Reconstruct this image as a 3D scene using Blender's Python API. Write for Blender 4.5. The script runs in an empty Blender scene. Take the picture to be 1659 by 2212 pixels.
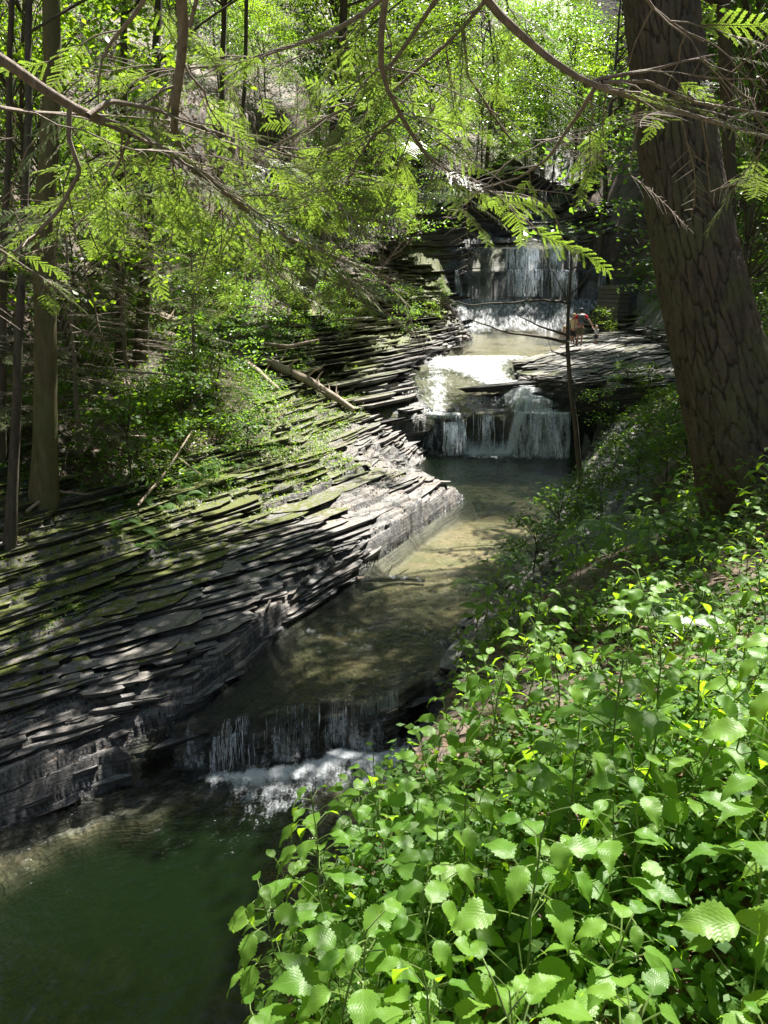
import bpy, math, numpy as np
from mathutils import Vector, Matrix
R = math.radians
rng = np.random.default_rng(7)
sc = bpy.context.scene
COL = sc.collection

# ------------------------------------------------------------------ camera, sky, sun, exposure
TILT = R(16.0)
cam_d = bpy.data.cameras.new('camera'); cam = bpy.data.objects.new('camera', cam_d); COL.objects.link(cam)
cam.location = (0, 0, 0); cam.rotation_euler = (R(90) - TILT, 0, 0)
cam_d.sensor_fit = 'VERTICAL'; cam_d.sensor_height = 34.6; cam_d.sensor_width = 34.6; cam_d.lens = 26.0
cam_d.clip_start = 0.05; cam_d.clip_end = 1000
sc.camera = cam
SUN_AZ, SUN_EL = R(32), R(61)          # azimuth measured from +Y towards +X
SUN = np.array([math.sin(SUN_AZ) * math.cos(SUN_EL), math.cos(SUN_AZ) * math.cos(SUN_EL), math.sin(SUN_EL)])
W_ = bpy.data.worlds.new('World'); sc.world = W_; W_.use_nodes = True
nt = W_.node_tree; bg = nt.nodes['Background']
sky = nt.nodes.new('ShaderNodeTexSky'); sky.sky_type = 'NISHITA'; sky.sun_disc = False
sky.sun_elevation = SUN_EL; sky.sun_rotation = SUN_AZ
nt.links.new(sky.outputs[0], bg.inputs[0]); bg.inputs[1].default_value = 0.055
sl = bpy.data.lights.new('sun', 'SUN'); sl.energy = 5.0; sl.angle = R(0.53); sl.color = (1.0, 0.955, 0.88)
so = bpy.data.objects.new('sun', sl); COL.objects.link(so); so.location = (20, 40, 60)
so.rotation_euler = Vector(-SUN).to_track_quat('-Z', 'Y').to_euler()
sc.view_settings.view_transform = 'Standard'; sc.view_settings.look = 'None'
sc.view_settings.exposure = 1.8; sc.view_settings.gamma = 1.0
sc.cycles.max_bounces = 7; sc.cycles.diffuse_bounces = 3; sc.cycles.glossy_bounces = 3
sc.cycles.transparent_max_bounces = 10; sc.cycles.transmission_bounces = 4
sc.cycles.sample_clamp_indirect = 4.0; sc.cycles.sample_clamp_direct = 30.0
sc.cycles.caustics_reflective = False; sc.cycles.caustics_refractive = False

# ------------------------------------------------------------------ pixel <-> world (photo measured in 1659 x 2212 units)
F, CX, CY = 1662.0, 829.5, 1106.0
ct, st = math.cos(TILT), math.sin(TILT)
def pw(px, py, Y):
    a = (px - CX) / F; b = (CY - py) / F
    d = ct + b * st
    return np.array([a / d * Y, Y, (b * ct - st) / d * Y])
def project(P):
    P = np.asarray(P, float)
    dep = P[..., 1] * ct - P[..., 2] * st
    up = P[..., 1] * st + P[..., 2] * ct
    dep = np.where(dep > 1e-3, dep, 1e-3)
    return CX + F * P[..., 0] / dep, CY - F * up / dep

# ------------------------------------------------------------------ noise
def _h(ix, iy, s):
    n = (ix.astype(np.int64) * 374761393 + iy.astype(np.int64) * 668265263 + s * 974711) & 0x7fffffff
    n = ((n ^ (n >> 13)) * 1274126177) & 0x7fffffff
    n = (n ^ (n >> 16)) * 668265263 & 0x7fffffff
    return ((n >> 7) & 0xffff) / 32767.5 - 1.0
def vn(x, y, s=0):
    x = np.asarray(x, float); y = np.asarray(y, float)
    ix = np.floor(x); iy = np.floor(y); fx = x - ix; fy = y - iy
    fx = fx * fx * (3 - 2 * fx); fy = fy * fy * (3 - 2 * fy)
    a = _h(ix, iy, s); b = _h(ix + 1, iy, s); c = _h(ix, iy + 1, s); d = _h(ix + 1, iy + 1, s)
    return (a + (b - a) * fx) * (1 - fy) + (c + (d - c) * fx) * fy
def fbm(x, y, o=4, s=0):
    r = 0; a = 1; t = 0
    for k in range(o):
        r = r + a * vn(x * 2 ** k + 17.3 * k, y * 2 ** k - 9.1 * k, s + k); t += a; a *= 0.5
    return r / t
def cell(x, y, s=0):
    x = np.asarray(x, float); y = np.asarray(y, float); ix = np.floor(x); iy = np.floor(y)
    best = np.full(np.broadcast(x, y).shape, 9.0); val = np.zeros_like(best)
    for i in (-1, 0, 1):
        for j in (-1, 0, 1):
            cx = ix + i; cy = iy + j; d = (cx + .5 + .45 * _h(cx, cy, s) - x) ** 2 + (cy + .5 + .45 * _h(cx, cy, s + 7) - y) ** 2
            m = d < best; best = np.where(m, d, best); val = np.where(m, _h(cx, cy, s + 13), val)
    return val
def cracks(x, y, K, s=0):
    ix = np.floor(x); iy = np.floor(y); f1 = np.full(x.shape, 9.0); f2 = np.full(x.shape, 9.0)
    for i in (-1, 0, 1):
        for j in (-1, 0, 1):
            cx = ix + i; cy = iy + j; wx = np.mod(cx, K); d = np.sqrt((cx + .5 + .48 * _h(wx, cy, s) - x) ** 2 + (cy + .5 + .48 * _h(wx, cy, s + 7) - y) ** 2)
            m = d < f1; f2 = np.where(m, f1, np.minimum(f2, d)); f1 = np.where(m, d, f1)
    return f2 - f1
def sm(x, a, b):
    t = np.clip((np.asarray(x, float) - a) / (b - a), 0, 1); return t * t * (3 - 2 * t)

# ------------------------------------------------------------------ terrain
WY = [-20, 9.3, 11.6, 12.1, 13.7, 14.2, 25.95, 26.12, 27.2, 27.5, 29, 33, 37.5, 56.3, 59.7, 59.85, 60.5, 60.7, 64, 65.5, 70, 71.5, 76, 77.5, 92, 100, 118]
WZ = [-5.75, -5.75, -5.68, -5.57, -5.52, -5.38, -5.35, -3.95, -3.85, -3.62, -3.42, -3.05, -2.92, -2.9, -.4, 1.5, 1.6, 3.15, 3.6, 5, 5.6, 6.8, 7.4, 9.4, 11, 22, 42]
F1A, F1B = np.array([-2.72, 9.32]), np.array([.33, 10.4])
_d = (F1B - F1A) / np.linalg.norm(F1B - F1A); F1N = np.array([-_d[1], _d[0]])
def f1s(x, y):          # signed distance upstream of the small fall's lip
    s = (x - F1A[0]) * F1N[0] + (y - F1A[1]) * F1N[1]
    t = (x - F1A[0]) * _d[0] + (y - F1A[1]) * _d[1]
    return s + .26 * vn(t * 1.4, t * 0 + 3.1, 5) + .09 * vn(t * 5, t * 0, 6)
def WL(x, y):
    x = np.asarray(x, float); y = np.asarray(y, float)
    up = np.interp(y + sm(y, 25.2, 25.9) * sm(-y, -29, -27) * (.35 * sm(x, 4.1, 5.0) + .25 * sm(-x, -3.0, -2.3)) + .35 * vn(x * .6, y * 0 + 2, 9) * sm(y, 26.8, 28) + .12 * vn(x * 1.3, y * 0, 8) * sm(y, 50, 55), WY, WZ)
    fy = sm(y, 26.0, 26.2) * sm(-y, -30.5, -27.5)
    up = up + fy * (.36 * sm(x, 4.0, 4.9) - .28 * sm(-x, -3.1, -2.2))
    s = f1s(x, y)
    f = np.interp(s, [-.16, -.10, -.05, .03, .10, .8], [0, .10, .50, .58, .90, 1.0])
    return -6.4 + (up + 6.4) * f
# (Y, x-left-foot, x-right-foot)
LF = [(-12, -8), (2, -6.6), (5, -5.9), (7.9, -4.9), (8.6, -4.0), (9.2, -3.1), (9.9, -2.55), (12.1, -1.72), (14.4, -.45), (17.9, 1.12), (20.0, 2.2), (20.15, 2.25), (20.6, 1.9), (22.5, 1.35), (23.6, 1.0), (25.3, 1.5), (26.1, 1.9),
      (28, 1.45), (30, 1.2), (33, 1.3), (35, 2.0), (37.5, 3.0), (42, 3.6), (50, 5.5), (57, 6.0), (60, 5.8), (62, 6.5), (64, 8.5), (66, 11.2), (72, 13.1), (78, 16), (92, 18), (120, 20)]
RF = [(-12, -3), (2, -1.7), (4.5, -1.0), (6.5, -.4), (8.7, .1), (9.6, .35), (10.3, .5), (10.9, .87), (12.5, 1.45), (13.5, 2.3), (16.3, 3.5), (18.5, 4.3), (23.2, 6.0), (25.6, 6.8), (25.95, 6.85), (26.15, 5.8),
      (29, 5.1), (33, 5.4), (35, 6.4), (37.5, 8.0), (42, 9.5), (50, 12.2), (57, 14), (59.7, 16), (62, 14.5), (66, 14), (72, 15.2), (78, 18.6), (92, 21), (120, 24)]
LF = np.array(LF); RF = np.array(RF)
def lx(y): return np.interp(y, LF[:, 0], LF[:, 1])
def rx(y): return np.interp(y, RF[:, 0], RF[:, 1])
# stations: Y, [x0..x5 z], [x10..x13 z]   x5/x10 are brinks; x offset from foot
ST = [
 (-12, [(-60,30),(-27,8),(-20,2),(-14,-3),(-11,-5.3),(-8.6,-6.1)], [(-.8,-2.6),(2,-1.9),(8,0),(60,30)]),
 (2,   [(-60,30),(-28,8),(-18,1.5),(-12,-3),(-9,-5.3),(-6.9,-6.1)], [(-.35,-2.35),(1.0,-1.75),(4.6,-1.0),(60,35)]),
 (4.5, [(-60,32),(-28,8),(-17,1),(-11,-3.6),(-8.5,-5.3),(-6.5,-6.05)], [(.45,-2.45),(2,-2.0),(5.2,-.9),(60,38)]),
 (6.5, [(-60,34),(-28,8),(-16,0),(-10.5,-4),(-8,-5.4),(-5.8,-6.05)], [(1.6,-2.5),(3.1,-1.95),(5.8,-.5),(60,40)]),
 (8,   [(-60,36),(-27,8),(-15,-.8),(-9.5,-4.4),(-7,-5.35),(-5.2,-5.95)], [(2.8,-2.65),(4.3,-1.9),(6.4,-.4),(60,42)]),
 (9.2, [(-60,37),(-27,8),(-15,-1),(-9.0,-4.6),(-6,-5.3),(-3.7,-5.75)], [(3.6,-3.3),(4.9,-2.1),(6.6,-.2),(60,42)]),
 (9.9, [(-60,38),(-27,8),(-15,-1),(-8.8,-4.6),(-5.5,-5.2),(-2.75,-5.35)], [(3.9,-3.3),(5.2,-2.0),(6.9,0),(60,42)]),
 (13,  [(-60,40),(-25,8),(-13,-1.5),(-6.9,-4.35),(-4.5,-4.85),(-1.6,-5.08)], [(4.7,-3.2),(5.9,-1.9),(7.6,.3),(60,43)]),
 (16,  [(-60,42),(-22,8),(-11,-1.6),(-5.0,-4.15),(-2.6,-4.65),(.08,-4.92)], [(6.0,-3.2),(7.2,-2.2),(9.5,.8),(60,44)]),
 (19.9,[(-60,44),(-19,8),(-9,-1.7),(-3.2,-3.72),(-.6,-4.5),(1.9,-4.95)], [(6.8,-3.3),(8.5,-2.6),(12,1.5),(60,45)]),
 (21,  [(-60,44),(-18,8),(-8.6,-1.6),(-3.2,-3.1),(-1.8,-4.2),(1.2,-5.1)], [(7.0,-3.4),(9,-2.7),(12.5,2),(60,45)]),
 (23,  [(-60,44),(-17,8),(-8.2,-1.5),(-3.4,-2.95),(-1.3,-4.1),(.5,-5.0)], [(7.3,-3.7),(9.5,-2.8),(13,2),(60,45)]),
 (25.9,[(-60,44),(-16,8),(-8,-1.2),(-3.2,-2.7),(-.6,-3.75),(1.2,-5.1)], [(7.7,-4.3),(10,-2.9),(14,2.2),(60,45)]),
 (26.3,[(-60,44),(-16,8),(-8,-1.1),(-3.1,-2.6),(-.7,-3.6),(1.4,-4.1)], [(6.2,-3.12),(11.5,-2.95),(14.5,2.2),(60,45)]),
 (28,  [(-60,44),(-15,8),(-8,-.5),(-3,-2.4),(-.9,-3.0),(1.0,-3.55)], [(6.0,-3.02),(12,-2.85),(15,2.5),(60,45)]),
 (33,  [(-60,44),(-13,8),(-8,1),(-2.6,-1.8),(-.1,-2.5),(1.0,-2.9)], [(5.9,-2.85),(12.5,-2.75),(16,2.5),(60,45)]),
 (37.5,[(-60,44),(-10,8),(-7.5,2.2),(-2,-1.4),(1.2,-2.3),(2.7,-2.75)], [(8.3,-2.72),(13.5,-2.6),(17,2.5),(60,45)]),
 (42,  [(-60,44),(-7.9,8.5),(-7,3.3),(-2,-1.0),(2,-2.0),(3.2,-2.7)], [(9.9,-2.72),(14,-2.5),(18,2.5),(60,45)]),
 (50,  [(-60,46),(-6.8,10),(-6,4.6),(0,.8),(4,-1.5),(5.2,-2.6)], [(12.6,-2.65),(15,-2.35),(20,2.6),(60,46)]),
 (57,  [(-60,48),(-6,12),(-4.5,7),(1,2.2),(4.2,.0),(5.6,-2.4)], [(14.5,-2.3),(15.6,-1),(20,3.5),(60,48)]),
 (59.7,[(-60,50),(-6,14),(-4,9),(1.5,4.2),(4,2.3),(5.4,-.2)], [(16.6,-.1),(18,1.6),(22,7),(60,50)]),
 (60.8,[(-60,50),(-6,14),(-4,9.5),(1.8,5),(4.2,3.5),(6.0,3.2)], [(15.5,3.5),(18,4.5),(22,9),(60,50)]),
 (66,  [(-60,52),(-6,16),(-2,11),(5,7.5),(9,5.9),(10.8,5.1)], [(14.5,5.4),(17,8),(22,14),(60,52)]),
 (78,  [(-60,56),(-4,20),(3,15),(10,12),(14,10),(15.6,9.5)], [(19.2,10),(22,13),(27,20),(60,56)]),
 (94, [(-60,60),(-2,32),(6,24),(12,18),(16,14),(18,11.6)], [(22.5,11.8),(25,16),(31,26),(60,60)]),
 (118, [(-60,70),(0,56),(8,52),(13,48),(16,45),(19.5,42)], [(24.5,42),(28,46),(34,52),(60,70)]),
]
SY = np.array([s[0] for s in ST], float)
SL = np.array([s[1] for s in ST], float); SR = np.array([s[2] for s in ST], float)
def base(x, y):
    """returns height, profile index u, water level, distance into water from nearest foot"""
    x = np.asarray(x, float); y = np.asarray(y, float)
    yc = np.clip(y, -12, 120)
    X = [np.interp(yc, SY, SL[:, i, 0]) for i in range(6)]; Z = [np.interp(yc, SY, SL[:, i, 1]) for i in range(6)]
    l, r = lx(yc), rx(yc)
    wob = .10 * fbm(x * .9, y * .9, 3, 31)
    l = l + wob; r = r + wob * 1.5
    wl, wr = WL(l, yc), WL(r, yc)
    X += [l, l + .35 * (r - l), l + .65 * (r - l), r]; Z += [wl - .06, wl, wr, wr - .06]
    X += [np.interp(yc, SY, SR[:, i, 0]) for i in range(4)]; Z += [np.interp(yc, SY, SR[:, i, 1]) for i in range(4)]
    X[5] = np.minimum(X[5], l - .12); X[4] = np.minimum(X[4], X[5] - .1); X[10] = np.maximum(X[10], r + .1); X[11] = np.maximum(X[11], X[10] + .1)
    h = np.full_like(x + y, 62.0); u = np.zeros_like(h)
    u = np.where(x < 0, 0.0, 13.0)
    for i in range(13):
        m = (x >= X[i]) & (x < X[i + 1])
        t = np.where(m, (x - X[i]) / (X[i + 1] - X[i] + 1e-9), 0)
        h = np.where(m, Z[i] + (Z[i + 1] - Z[i]) * t, h); u = np.where(m, i + t, u)
    w = WL(x, yc)
    din = np.minimum(x - l, r - x)
    inw = (u >= 6) & (u < 9)
    dep = np.where(f1s(x, y) < -.6, 1.3 * sm(din, 0, 1.6) * sm(-f1s(x, y), .5, 2.0) + .1, .22)
    dep = np.where((y > 16.5) & (y < 26), .22 + .5 * sm(y, 17, 22), dep)
    dep = np.where((y > 26), .10, dep); dep = np.where((y > 38) & (y < 56), .3, dep)
    dep = dep * (1 + .35 * fbm(x * .8, y * .8, 3, 71))
    dep = dep * sm(din, -.05, .35) + .02
    h = np.where(inw, w - dep, h)
    return h, u, w, din
LV = np.cumsum(np.concatenate([[-22.0], np.clip(rng.lognormal(-2.75, .6, 2600), .025, .24)]))
LV = LV[LV < 70]
def height(x, y):
    h, u, w, din = base(x, y)
    cliff = sm(u, .6, 1.0) * sm(-u, -2.2, -1.9) * sm(y, 33, 38)
    rk_l = sm(u + .25 * fbm(x * .4, y * .4, 3, 61), 2.75 - .55 * sm(-y, -17, -14), 3.3 - .55 * sm(-y, -17, -14)) * (u < 6)
    rk_r = (u >= 9) * np.where(y > 58, sm(-u, -10.1, -9.7), np.where(y > 25.9, sm(-u, -11.6, -11.1), sm(-u, -10.15, -9.75))) * np.where(y < 7.5, 0.0, 1.0)
    rk = np.clip(rk_l + rk_r + cliff, 0, 1)
    rk = np.where((u >= 6) & (u < 9), .6, rk)
    tilt = .13 * np.clip(x, -16, 30) - .045 * y
    n = .16 * fbm(x * .55 + 3, y * .4, 3, 1) + .03 * fbm(x * 2.2, y * 1.8, 2, 11)
    if np.size(x) > 30: xr = x * .9 - y * .43 + .15 * vn(x * 2, y * 2, 14); yr = x * .43 + y * .9 + .2 * vn(x * 2, y * 2, 15); n = n + .05 * cell(xr * 1.5, yr * .6, 21) + .022 * cell(xr * 4.5, yr * 1.3, 22) + .007 * cell(xr * 14, yr * 5, 23)
    s = h - tilt + n * 1.0 * np.where((u >= 6) & (u < 9), .25, 1)
    k = np.clip(np.searchsorted(LV, s) - 1, 0, len(LV) - 2)
    L0, L1 = LV[k], LV[k + 1]; t = (s - L0) / (L1 - L0)
    zt = L0 + (L1 - L0) * (sm(t, .84, .92) * 1.06 - .03 * t - .15 * np.exp(-((t - .77) / .04) ** 2)) + tilt + .012 * fbm(x * 5, y * 5, 2, 44)
    height.band = sm(t, .74, .80) * sm(-t, -.98, -.91) * rk  # crevice shade painted into the colour of the ledge risers
    soil = h + .10 * fbm(x * .7, y * .7, 4, 51) + .03 * fbm(x * 4, y * 4, 3, 52)
    z = soil * (1 - rk) + (zt * .92 + .08 * h) * rk
    z = np.where((u >= 6) & (u < 9), np.minimum(h + np.where(w < -6.2, 0, .5) * (zt - h) * sm(din, 0, .4) + np.where(w < -6.2, .05, 0) * fbm(x * 2.5, y * 2.5, 4, 47), w - .015), z)
    return z, u, rk, w, din
def gz(x, y): return float(height(np.array([x]), np.array([y]))[0][0])
def on_ground(px, py, y0=1.0, y1=100.0):
    ys = np.geomspace(y0, y1, 3000); P = pw(px, py, 1.0)[None, :] * ys[:, None]
    h = base(P[:, 0], P[:, 1])[0]; k = np.argmax(P[:, 2] < h)
    return np.array([P[k, 0], P[k, 1], gz(P[k, 0], P[k, 1])])

# ------------------------------------------------------------------ mesh helpers
def mk(name, V, Fc, mat, parent=None, uv=None, attrs=None, smooth=False, mats=None, midx=None):
    V = np.asarray(V, np.float32).reshape(-1, 3)
    me = bpy.data.meshes.new(name)
    if isinstance(Fc, np.ndarray): Fc = [Fc]
    Fc = [np.asarray(f, np.int32) for f in Fc if len(f)]
    nl = sum(f.size for f in Fc); nf = sum(len(f) for f in Fc)
    me.vertices.add(len(V)); me.vertices.foreach_set('co', V.ravel())
    me.loops.add(nl); me.loops.foreach_set('vertex_index', np.concatenate([f.ravel() for f in Fc]))
    me.polygons.add(nf)
    tot = np.concatenate([np.full(len(f), f.shape[1], np.int32) for f in Fc])
    stt = np.concatenate([[0], np.cumsum(tot)[:-1]]).astype(np.int32)
    me.polygons.foreach_set('loop_start', stt)
    try: me.polygons.foreach_set('loop_total', tot)
    except Exception: pass
    if uv is not None:
        l = me.uv_layers.new(name='UVMap'); l.data.foreach_set('uv', np.asarray(uv, np.float32)[np.concatenate([f.ravel() for f in Fc])].ravel())
    for k, v in (attrs or {}).items():
        a = me.attributes.new(k, 'FLOAT', 'POINT'); a.data.foreach_set('value', np.asarray(v, np.float32))
    if midx is not None:
        for m in mats: me.materials.append(m)
        me.polygons.foreach_set('material_index', np.asarray(midx, np.int32))
    elif mat: me.materials.append(mat)
    me.polygons.foreach_set('use_smooth', np.full(nf, smooth))
    me.update(calc_edges=True); me.validate()
    o = bpy.data.objects.new(name, me); COL.objects.link(o)
    if parent is not None: o.parent = parent
    return o
def tag(o, label=None, cat=None, group=None, kind=None):
    for k, v in (('label', label), ('category', cat), ('group', group), ('kind', kind)):
        if v: o[k] = v
    return o
def empty(name, loc, label, cat, group=None):
    o = bpy.data.objects.new(name, None); COL.objects.link(o); o.location = loc; o.empty_display_size = .2
    return tag(o, label, cat, group)
def copy_tree(o, loc, rz=0, s=1.0, tilt=None):
    c = o.copy(); COL.objects.link(c); c.location = loc; c.scale = (s, s, s) if np.isscalar(s) else s
    c.rotation_euler = (tilt[0], tilt[1], rz) if tilt else (0, 0, rz)
    for ch in o.children:
        k = ch.copy(); COL.objects.link(k); k.parent = c
        for g in ch.children:
            g2 = g.copy(); COL.objects.link(g2); g2.parent = k
    return c
class MB:
    def __init__(s): s.V = []; s.Q = []; s.T = []; s.n = 0; s.U = []
    def add(s, V, Q=None, T=None, U=None):
        V = np.asarray(V, float).reshape(-1, 3)
        s.V.append(V); s.U.append(np.zeros((len(V), 2)) if U is None else U)
        if Q is not None and len(Q): s.Q.append(np.asarray(Q) + s.n)
        if T is not None and len(T): s.T.append(np.asarray(T) + s.n)
        s.n += len(V)
    def tube(s, P, r, n=6, cap=True):
        P = np.asarray(P, float); r = np.broadcast_to(np.asarray(r, float), (len(P),))
        T = np.gradient(P, axis=0); T /= np.linalg.norm(T, axis=1)[:, None] + 1e-9
        up = np.array([0, 0, 1.0]) if abs(T[:, 2]).mean() < .8 else np.array([1.0, 0, 0])
        A = np.cross(T, up); A /= np.linalg.norm(A, axis=1)[:, None] + 1e-9; B = np.cross(T, A)
        th = np.arange(n) * 2 * math.pi / n
        V = P[:, None, :] + r[:, None, None] * (np.cos(th)[None, :, None] * A[:, None, :] + np.sin(th)[None, :, None] * B[:, None, :])
        i, j = np.meshgrid(np.arange(len(P) - 1), np.arange(n), indexing='ij'); j2 = (j + 1) % n
        Q = np.stack([i * n + j, i * n + j2, (i + 1) * n + j2, (i + 1) * n + j], -1).reshape(-1, 4)
        s.add(V.reshape(-1, 3), Q)
        if cap and len(P) > 1:
            e = np.array([[0] + list(range(1, n))])
    def box(s, lo, hi):
        lo = np.array(lo); hi = np.array(hi)
        V = np.array([[(lo, hi)[i][0], (lo, hi)[j][1], (lo, hi)[k][2]] for i in (0, 1) for j in (0, 1) for k in (0, 1)])
        s.add(V, [[0, 1, 3, 2], [4, 6, 7, 5], [0, 4, 5, 1], [2, 3, 7, 6], [0, 2, 6, 4], [1, 5, 7, 3]])
    def build(s, name, mat, parent=None, smooth=False, attrs=None):
        V = np.concatenate(s.V); F_ = []
        if s.Q: F_.append(np.concatenate(s.Q))
        if s.T: F_.append(np.concatenate(s.T))
        return mk(name, V, F_, mat, parent, uv=np.concatenate(s.U), smooth=smooth, attrs=attrs)
def curve(P, n=24, wig=0.0, seed=0):
    """smooth path through points"""
    P = np.asarray(P, float); t = np.concatenate([[0], np.cumsum(np.linalg.norm(np.diff(P, axis=0), axis=1))]); t /= t[-1]
    q = np.linspace(0, 1, n); out = np.stack([np.interp(q, t, P[:, k]) for k in range(3)], 1)
    for _ in range(2): out[1:-1] = .25 * out[:-2] + .5 * out[1:-1] + .25 * out[2:]
    if wig:
        L = np.linalg.norm(P[-1] - P[0])
        for k in range(3): out[:, k] += wig * L * fbm(q * 6 + seed * 3.7, q * 0 + k * 5.1, 3, seed + k) * np.sin(math.pi * np.clip(q, 0, 1)) ** .5
    return out

# ------------------------------------------------------------------ materials
def mat(name):
    m = bpy.data.materials.new(name); m.use_nodes = True; n = m.node_tree; n.nodes.clear()
    out = n.nodes.new('ShaderNodeOutputMaterial'); return m, n, out
class N:
    def __init__(s, nt): s.nt = nt
    def n(s, t, **k):
        x = s.nt.nodes.new('ShaderNode' + t)
        for a, v in k.items():
            if a.startswith('i_'): x.inputs[a[2:].replace('_', ' ')].default_value = v
            else: setattr(x, a, v)
        return x
    def l(s, a, b): s.nt.links.new(a, b)
    def ramp(s, fac, stops):
        r = s.n('ValToRGB'); e = r.color_ramp.elements
        while len(e) < len(stops): e.new(.5)
        for q, (p, c) in zip(e, stops): q.position = p; q.color = (c, c, c, 1) if np.isscalar(c) else (*c, 1)
        s.l(fac, r.inputs[0]); return r.outputs[0]
    def mix(s, f, a, b):
        m = s.n('Mix', data_type='RGBA')
        for i, v in ((0, f), (6, a), (7, b)):
            if hasattr(v, 'links') or isinstance(v, bpy.types.NodeSocket): s.l(v, m.inputs[i])
            else: m.inputs[i].default_value = v if i == 0 else (*v, 1)
        return m.outputs[2]
    def math(s, op, a, b=0.0):
        m = s.n('Math', operation=op)
        for i, v in enumerate((a, b)):
            if isinstance(v, bpy.types.NodeSocket): s.l(v, m.inputs[i])
            else: m.inputs[i].default_value = v
        return m.outputs[0]
    def noise(s, vec, scale, detail=4, rough=.6):
        x = s.n('TexNoise'); x.inputs['Scale'].default_value = scale; x.inputs['Detail'].default_value = detail; x.inputs['Roughness'].default_value = rough
        if vec is not None: s.l(vec, x.inputs['Vector'])
        return x.outputs['Fac']
    def mapv(s, vec, sc=(1, 1, 1), rot=(0, 0, 0)):
        m = s.n('Mapping'); m.inputs['Scale'].default_value = sc; m.inputs['Rotation'].default_value = rot; s.l(vec, m.inputs['Vector']); return m.outputs[0]
    def attr(s, name): a = s.n('Attribute', attribute_name=name); return a.outputs['Fac']
    def bump(s, h, dist, strength=1.0, nrm=None):
        b = s.n('Bump'); b.inputs['Distance'].default_value = dist; b.inputs['Strength'].default_value = strength; s.l(h, b.inputs['Height'])
        if nrm is not None: s.l(nrm, b.inputs['Normal'])
        return b.outputs[0]

def ground_material():
    m, t, out = mat('rock_moss_litter'); k = N(t)
    P = k.n('NewGeometry').outputs['Position']
    rock, moss, wet, sand = k.attr('rock'), k.attr('moss'), k.attr('wet'), k.attr('sand')
    n1 = k.noise(P, 1.3, 6); n2 = k.noise(P, 7, 6, .65); n3 = k.noise(P, 40, 4, .7)
    Pz = k.mapv(P, (1.2, 1.2, 26)); st_ = k.noise(Pz, 1.0, 5, .7)
    Pz2 = k.mapv(P, (.6, .6, 60)); st2 = k.noise(Pz2, 1.0, 3, .6)
    rc = k.ramp(n2, [(.25, (.075, .076, .076)), (.5, (.20, .198, .192)), (.75, (.38, .365, .34))])
    rc = k.mix(k.ramp(st_, [(.35, .75), (.6, 0)]), rc, (.06, .058, .055))
    rc = k.mix(k.ramp(n1, [(.42, 0), (.68, .5)]), rc, (.30, .25, .20))
    rc = k.mix(k.ramp(st2, [(.36, .6), (.46, 0)]), rc, (.035, .034, .033))
    rc = k.mix(k.math('MULTIPLY', k.attr('band'), .75), rc, (.028, .027, .026))  # painted crevice shade on risers, dark weathered shale on plate sides
    # moss
    mc = k.ramp(n3, [(.3, (.03, .042, .008)), (.55, (.10, .115, .016)), (.75, (.20, .21, .03))])
    mm = k.math('MULTIPLY', moss, 1.0); mm = k.math('ADD', mm, k.math('MULTIPLY', k.math('SUBTRACT', n2, .5), 1.9))
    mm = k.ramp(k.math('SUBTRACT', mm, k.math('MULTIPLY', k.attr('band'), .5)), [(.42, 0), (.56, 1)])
    col = k.mix(mm, rc, mc)
    # litter / soil
    vl = k.n('TexVoronoi'); vl.inputs['Scale'].default_value = 16; k.l(P, vl.inputs['Vector'])
    lc = k.ramp(vl.outputs['Distance'], [(0, (.15, .105, .075)), (.5, (.09, .06, .04)), (1, (.03, .022, .016))])
    lc2 = k.mix(k.ramp(vl.outputs['Color'], [(.3, 0), (.9, .8)]), lc, (.20, .14, .10))
    lc3 = k.mix(k.ramp(n1, [(.45, 0), (.62, 1)]), lc2, (.045, .04, .022))
    rk = k.math('ADD', rock, k.math('MULTIPLY', k.math('SUBTRACT', n2, .5), .8)); rk = k.ramp(rk, [(.42, 0), (.52, 1)])
    col = k.mix(rk, lc3, col)
    # river bed: sand / algae
    sc_ = k.mix(k.ramp(n1, [(.4, 0), (.62, 1)]), (.50, .37, .23), (.24, .23, .10))
    sc_ = k.mix(k.ramp(n2, [(.3, .6), (.6, 0)]), sc_, (.08, .09, .035))
    col = k.mix(sand, col, sc_)
    dk = k.n('Mix', data_type='RGBA', blend_type='MULTIPLY'); k.l(wet, dk.inputs[0]); k.l(col, dk.inputs[6]); dk.inputs[7].default_value = (.42, .42, .45, 1)
    b = k.n('BsdfPrincipled'); k.l(dk.outputs[2], b.inputs['Base Color'])
    k.l(k.mix(wet, (.72, .72, .72), (.34, .34, .34)), b.inputs['Roughness'])
    b1 = k.bump(st_, .05, .8); b1 = k.bump(st2, .015, .8, b1); b1 = k.bump(n3, .012, .7, b1); b1 = k.bump(vl.outputs['Distance'], .02, .5, b1)
    k.l(b1, b.inputs['Normal']); k.l(b.outputs[0], out.inputs[0]); return m

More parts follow.
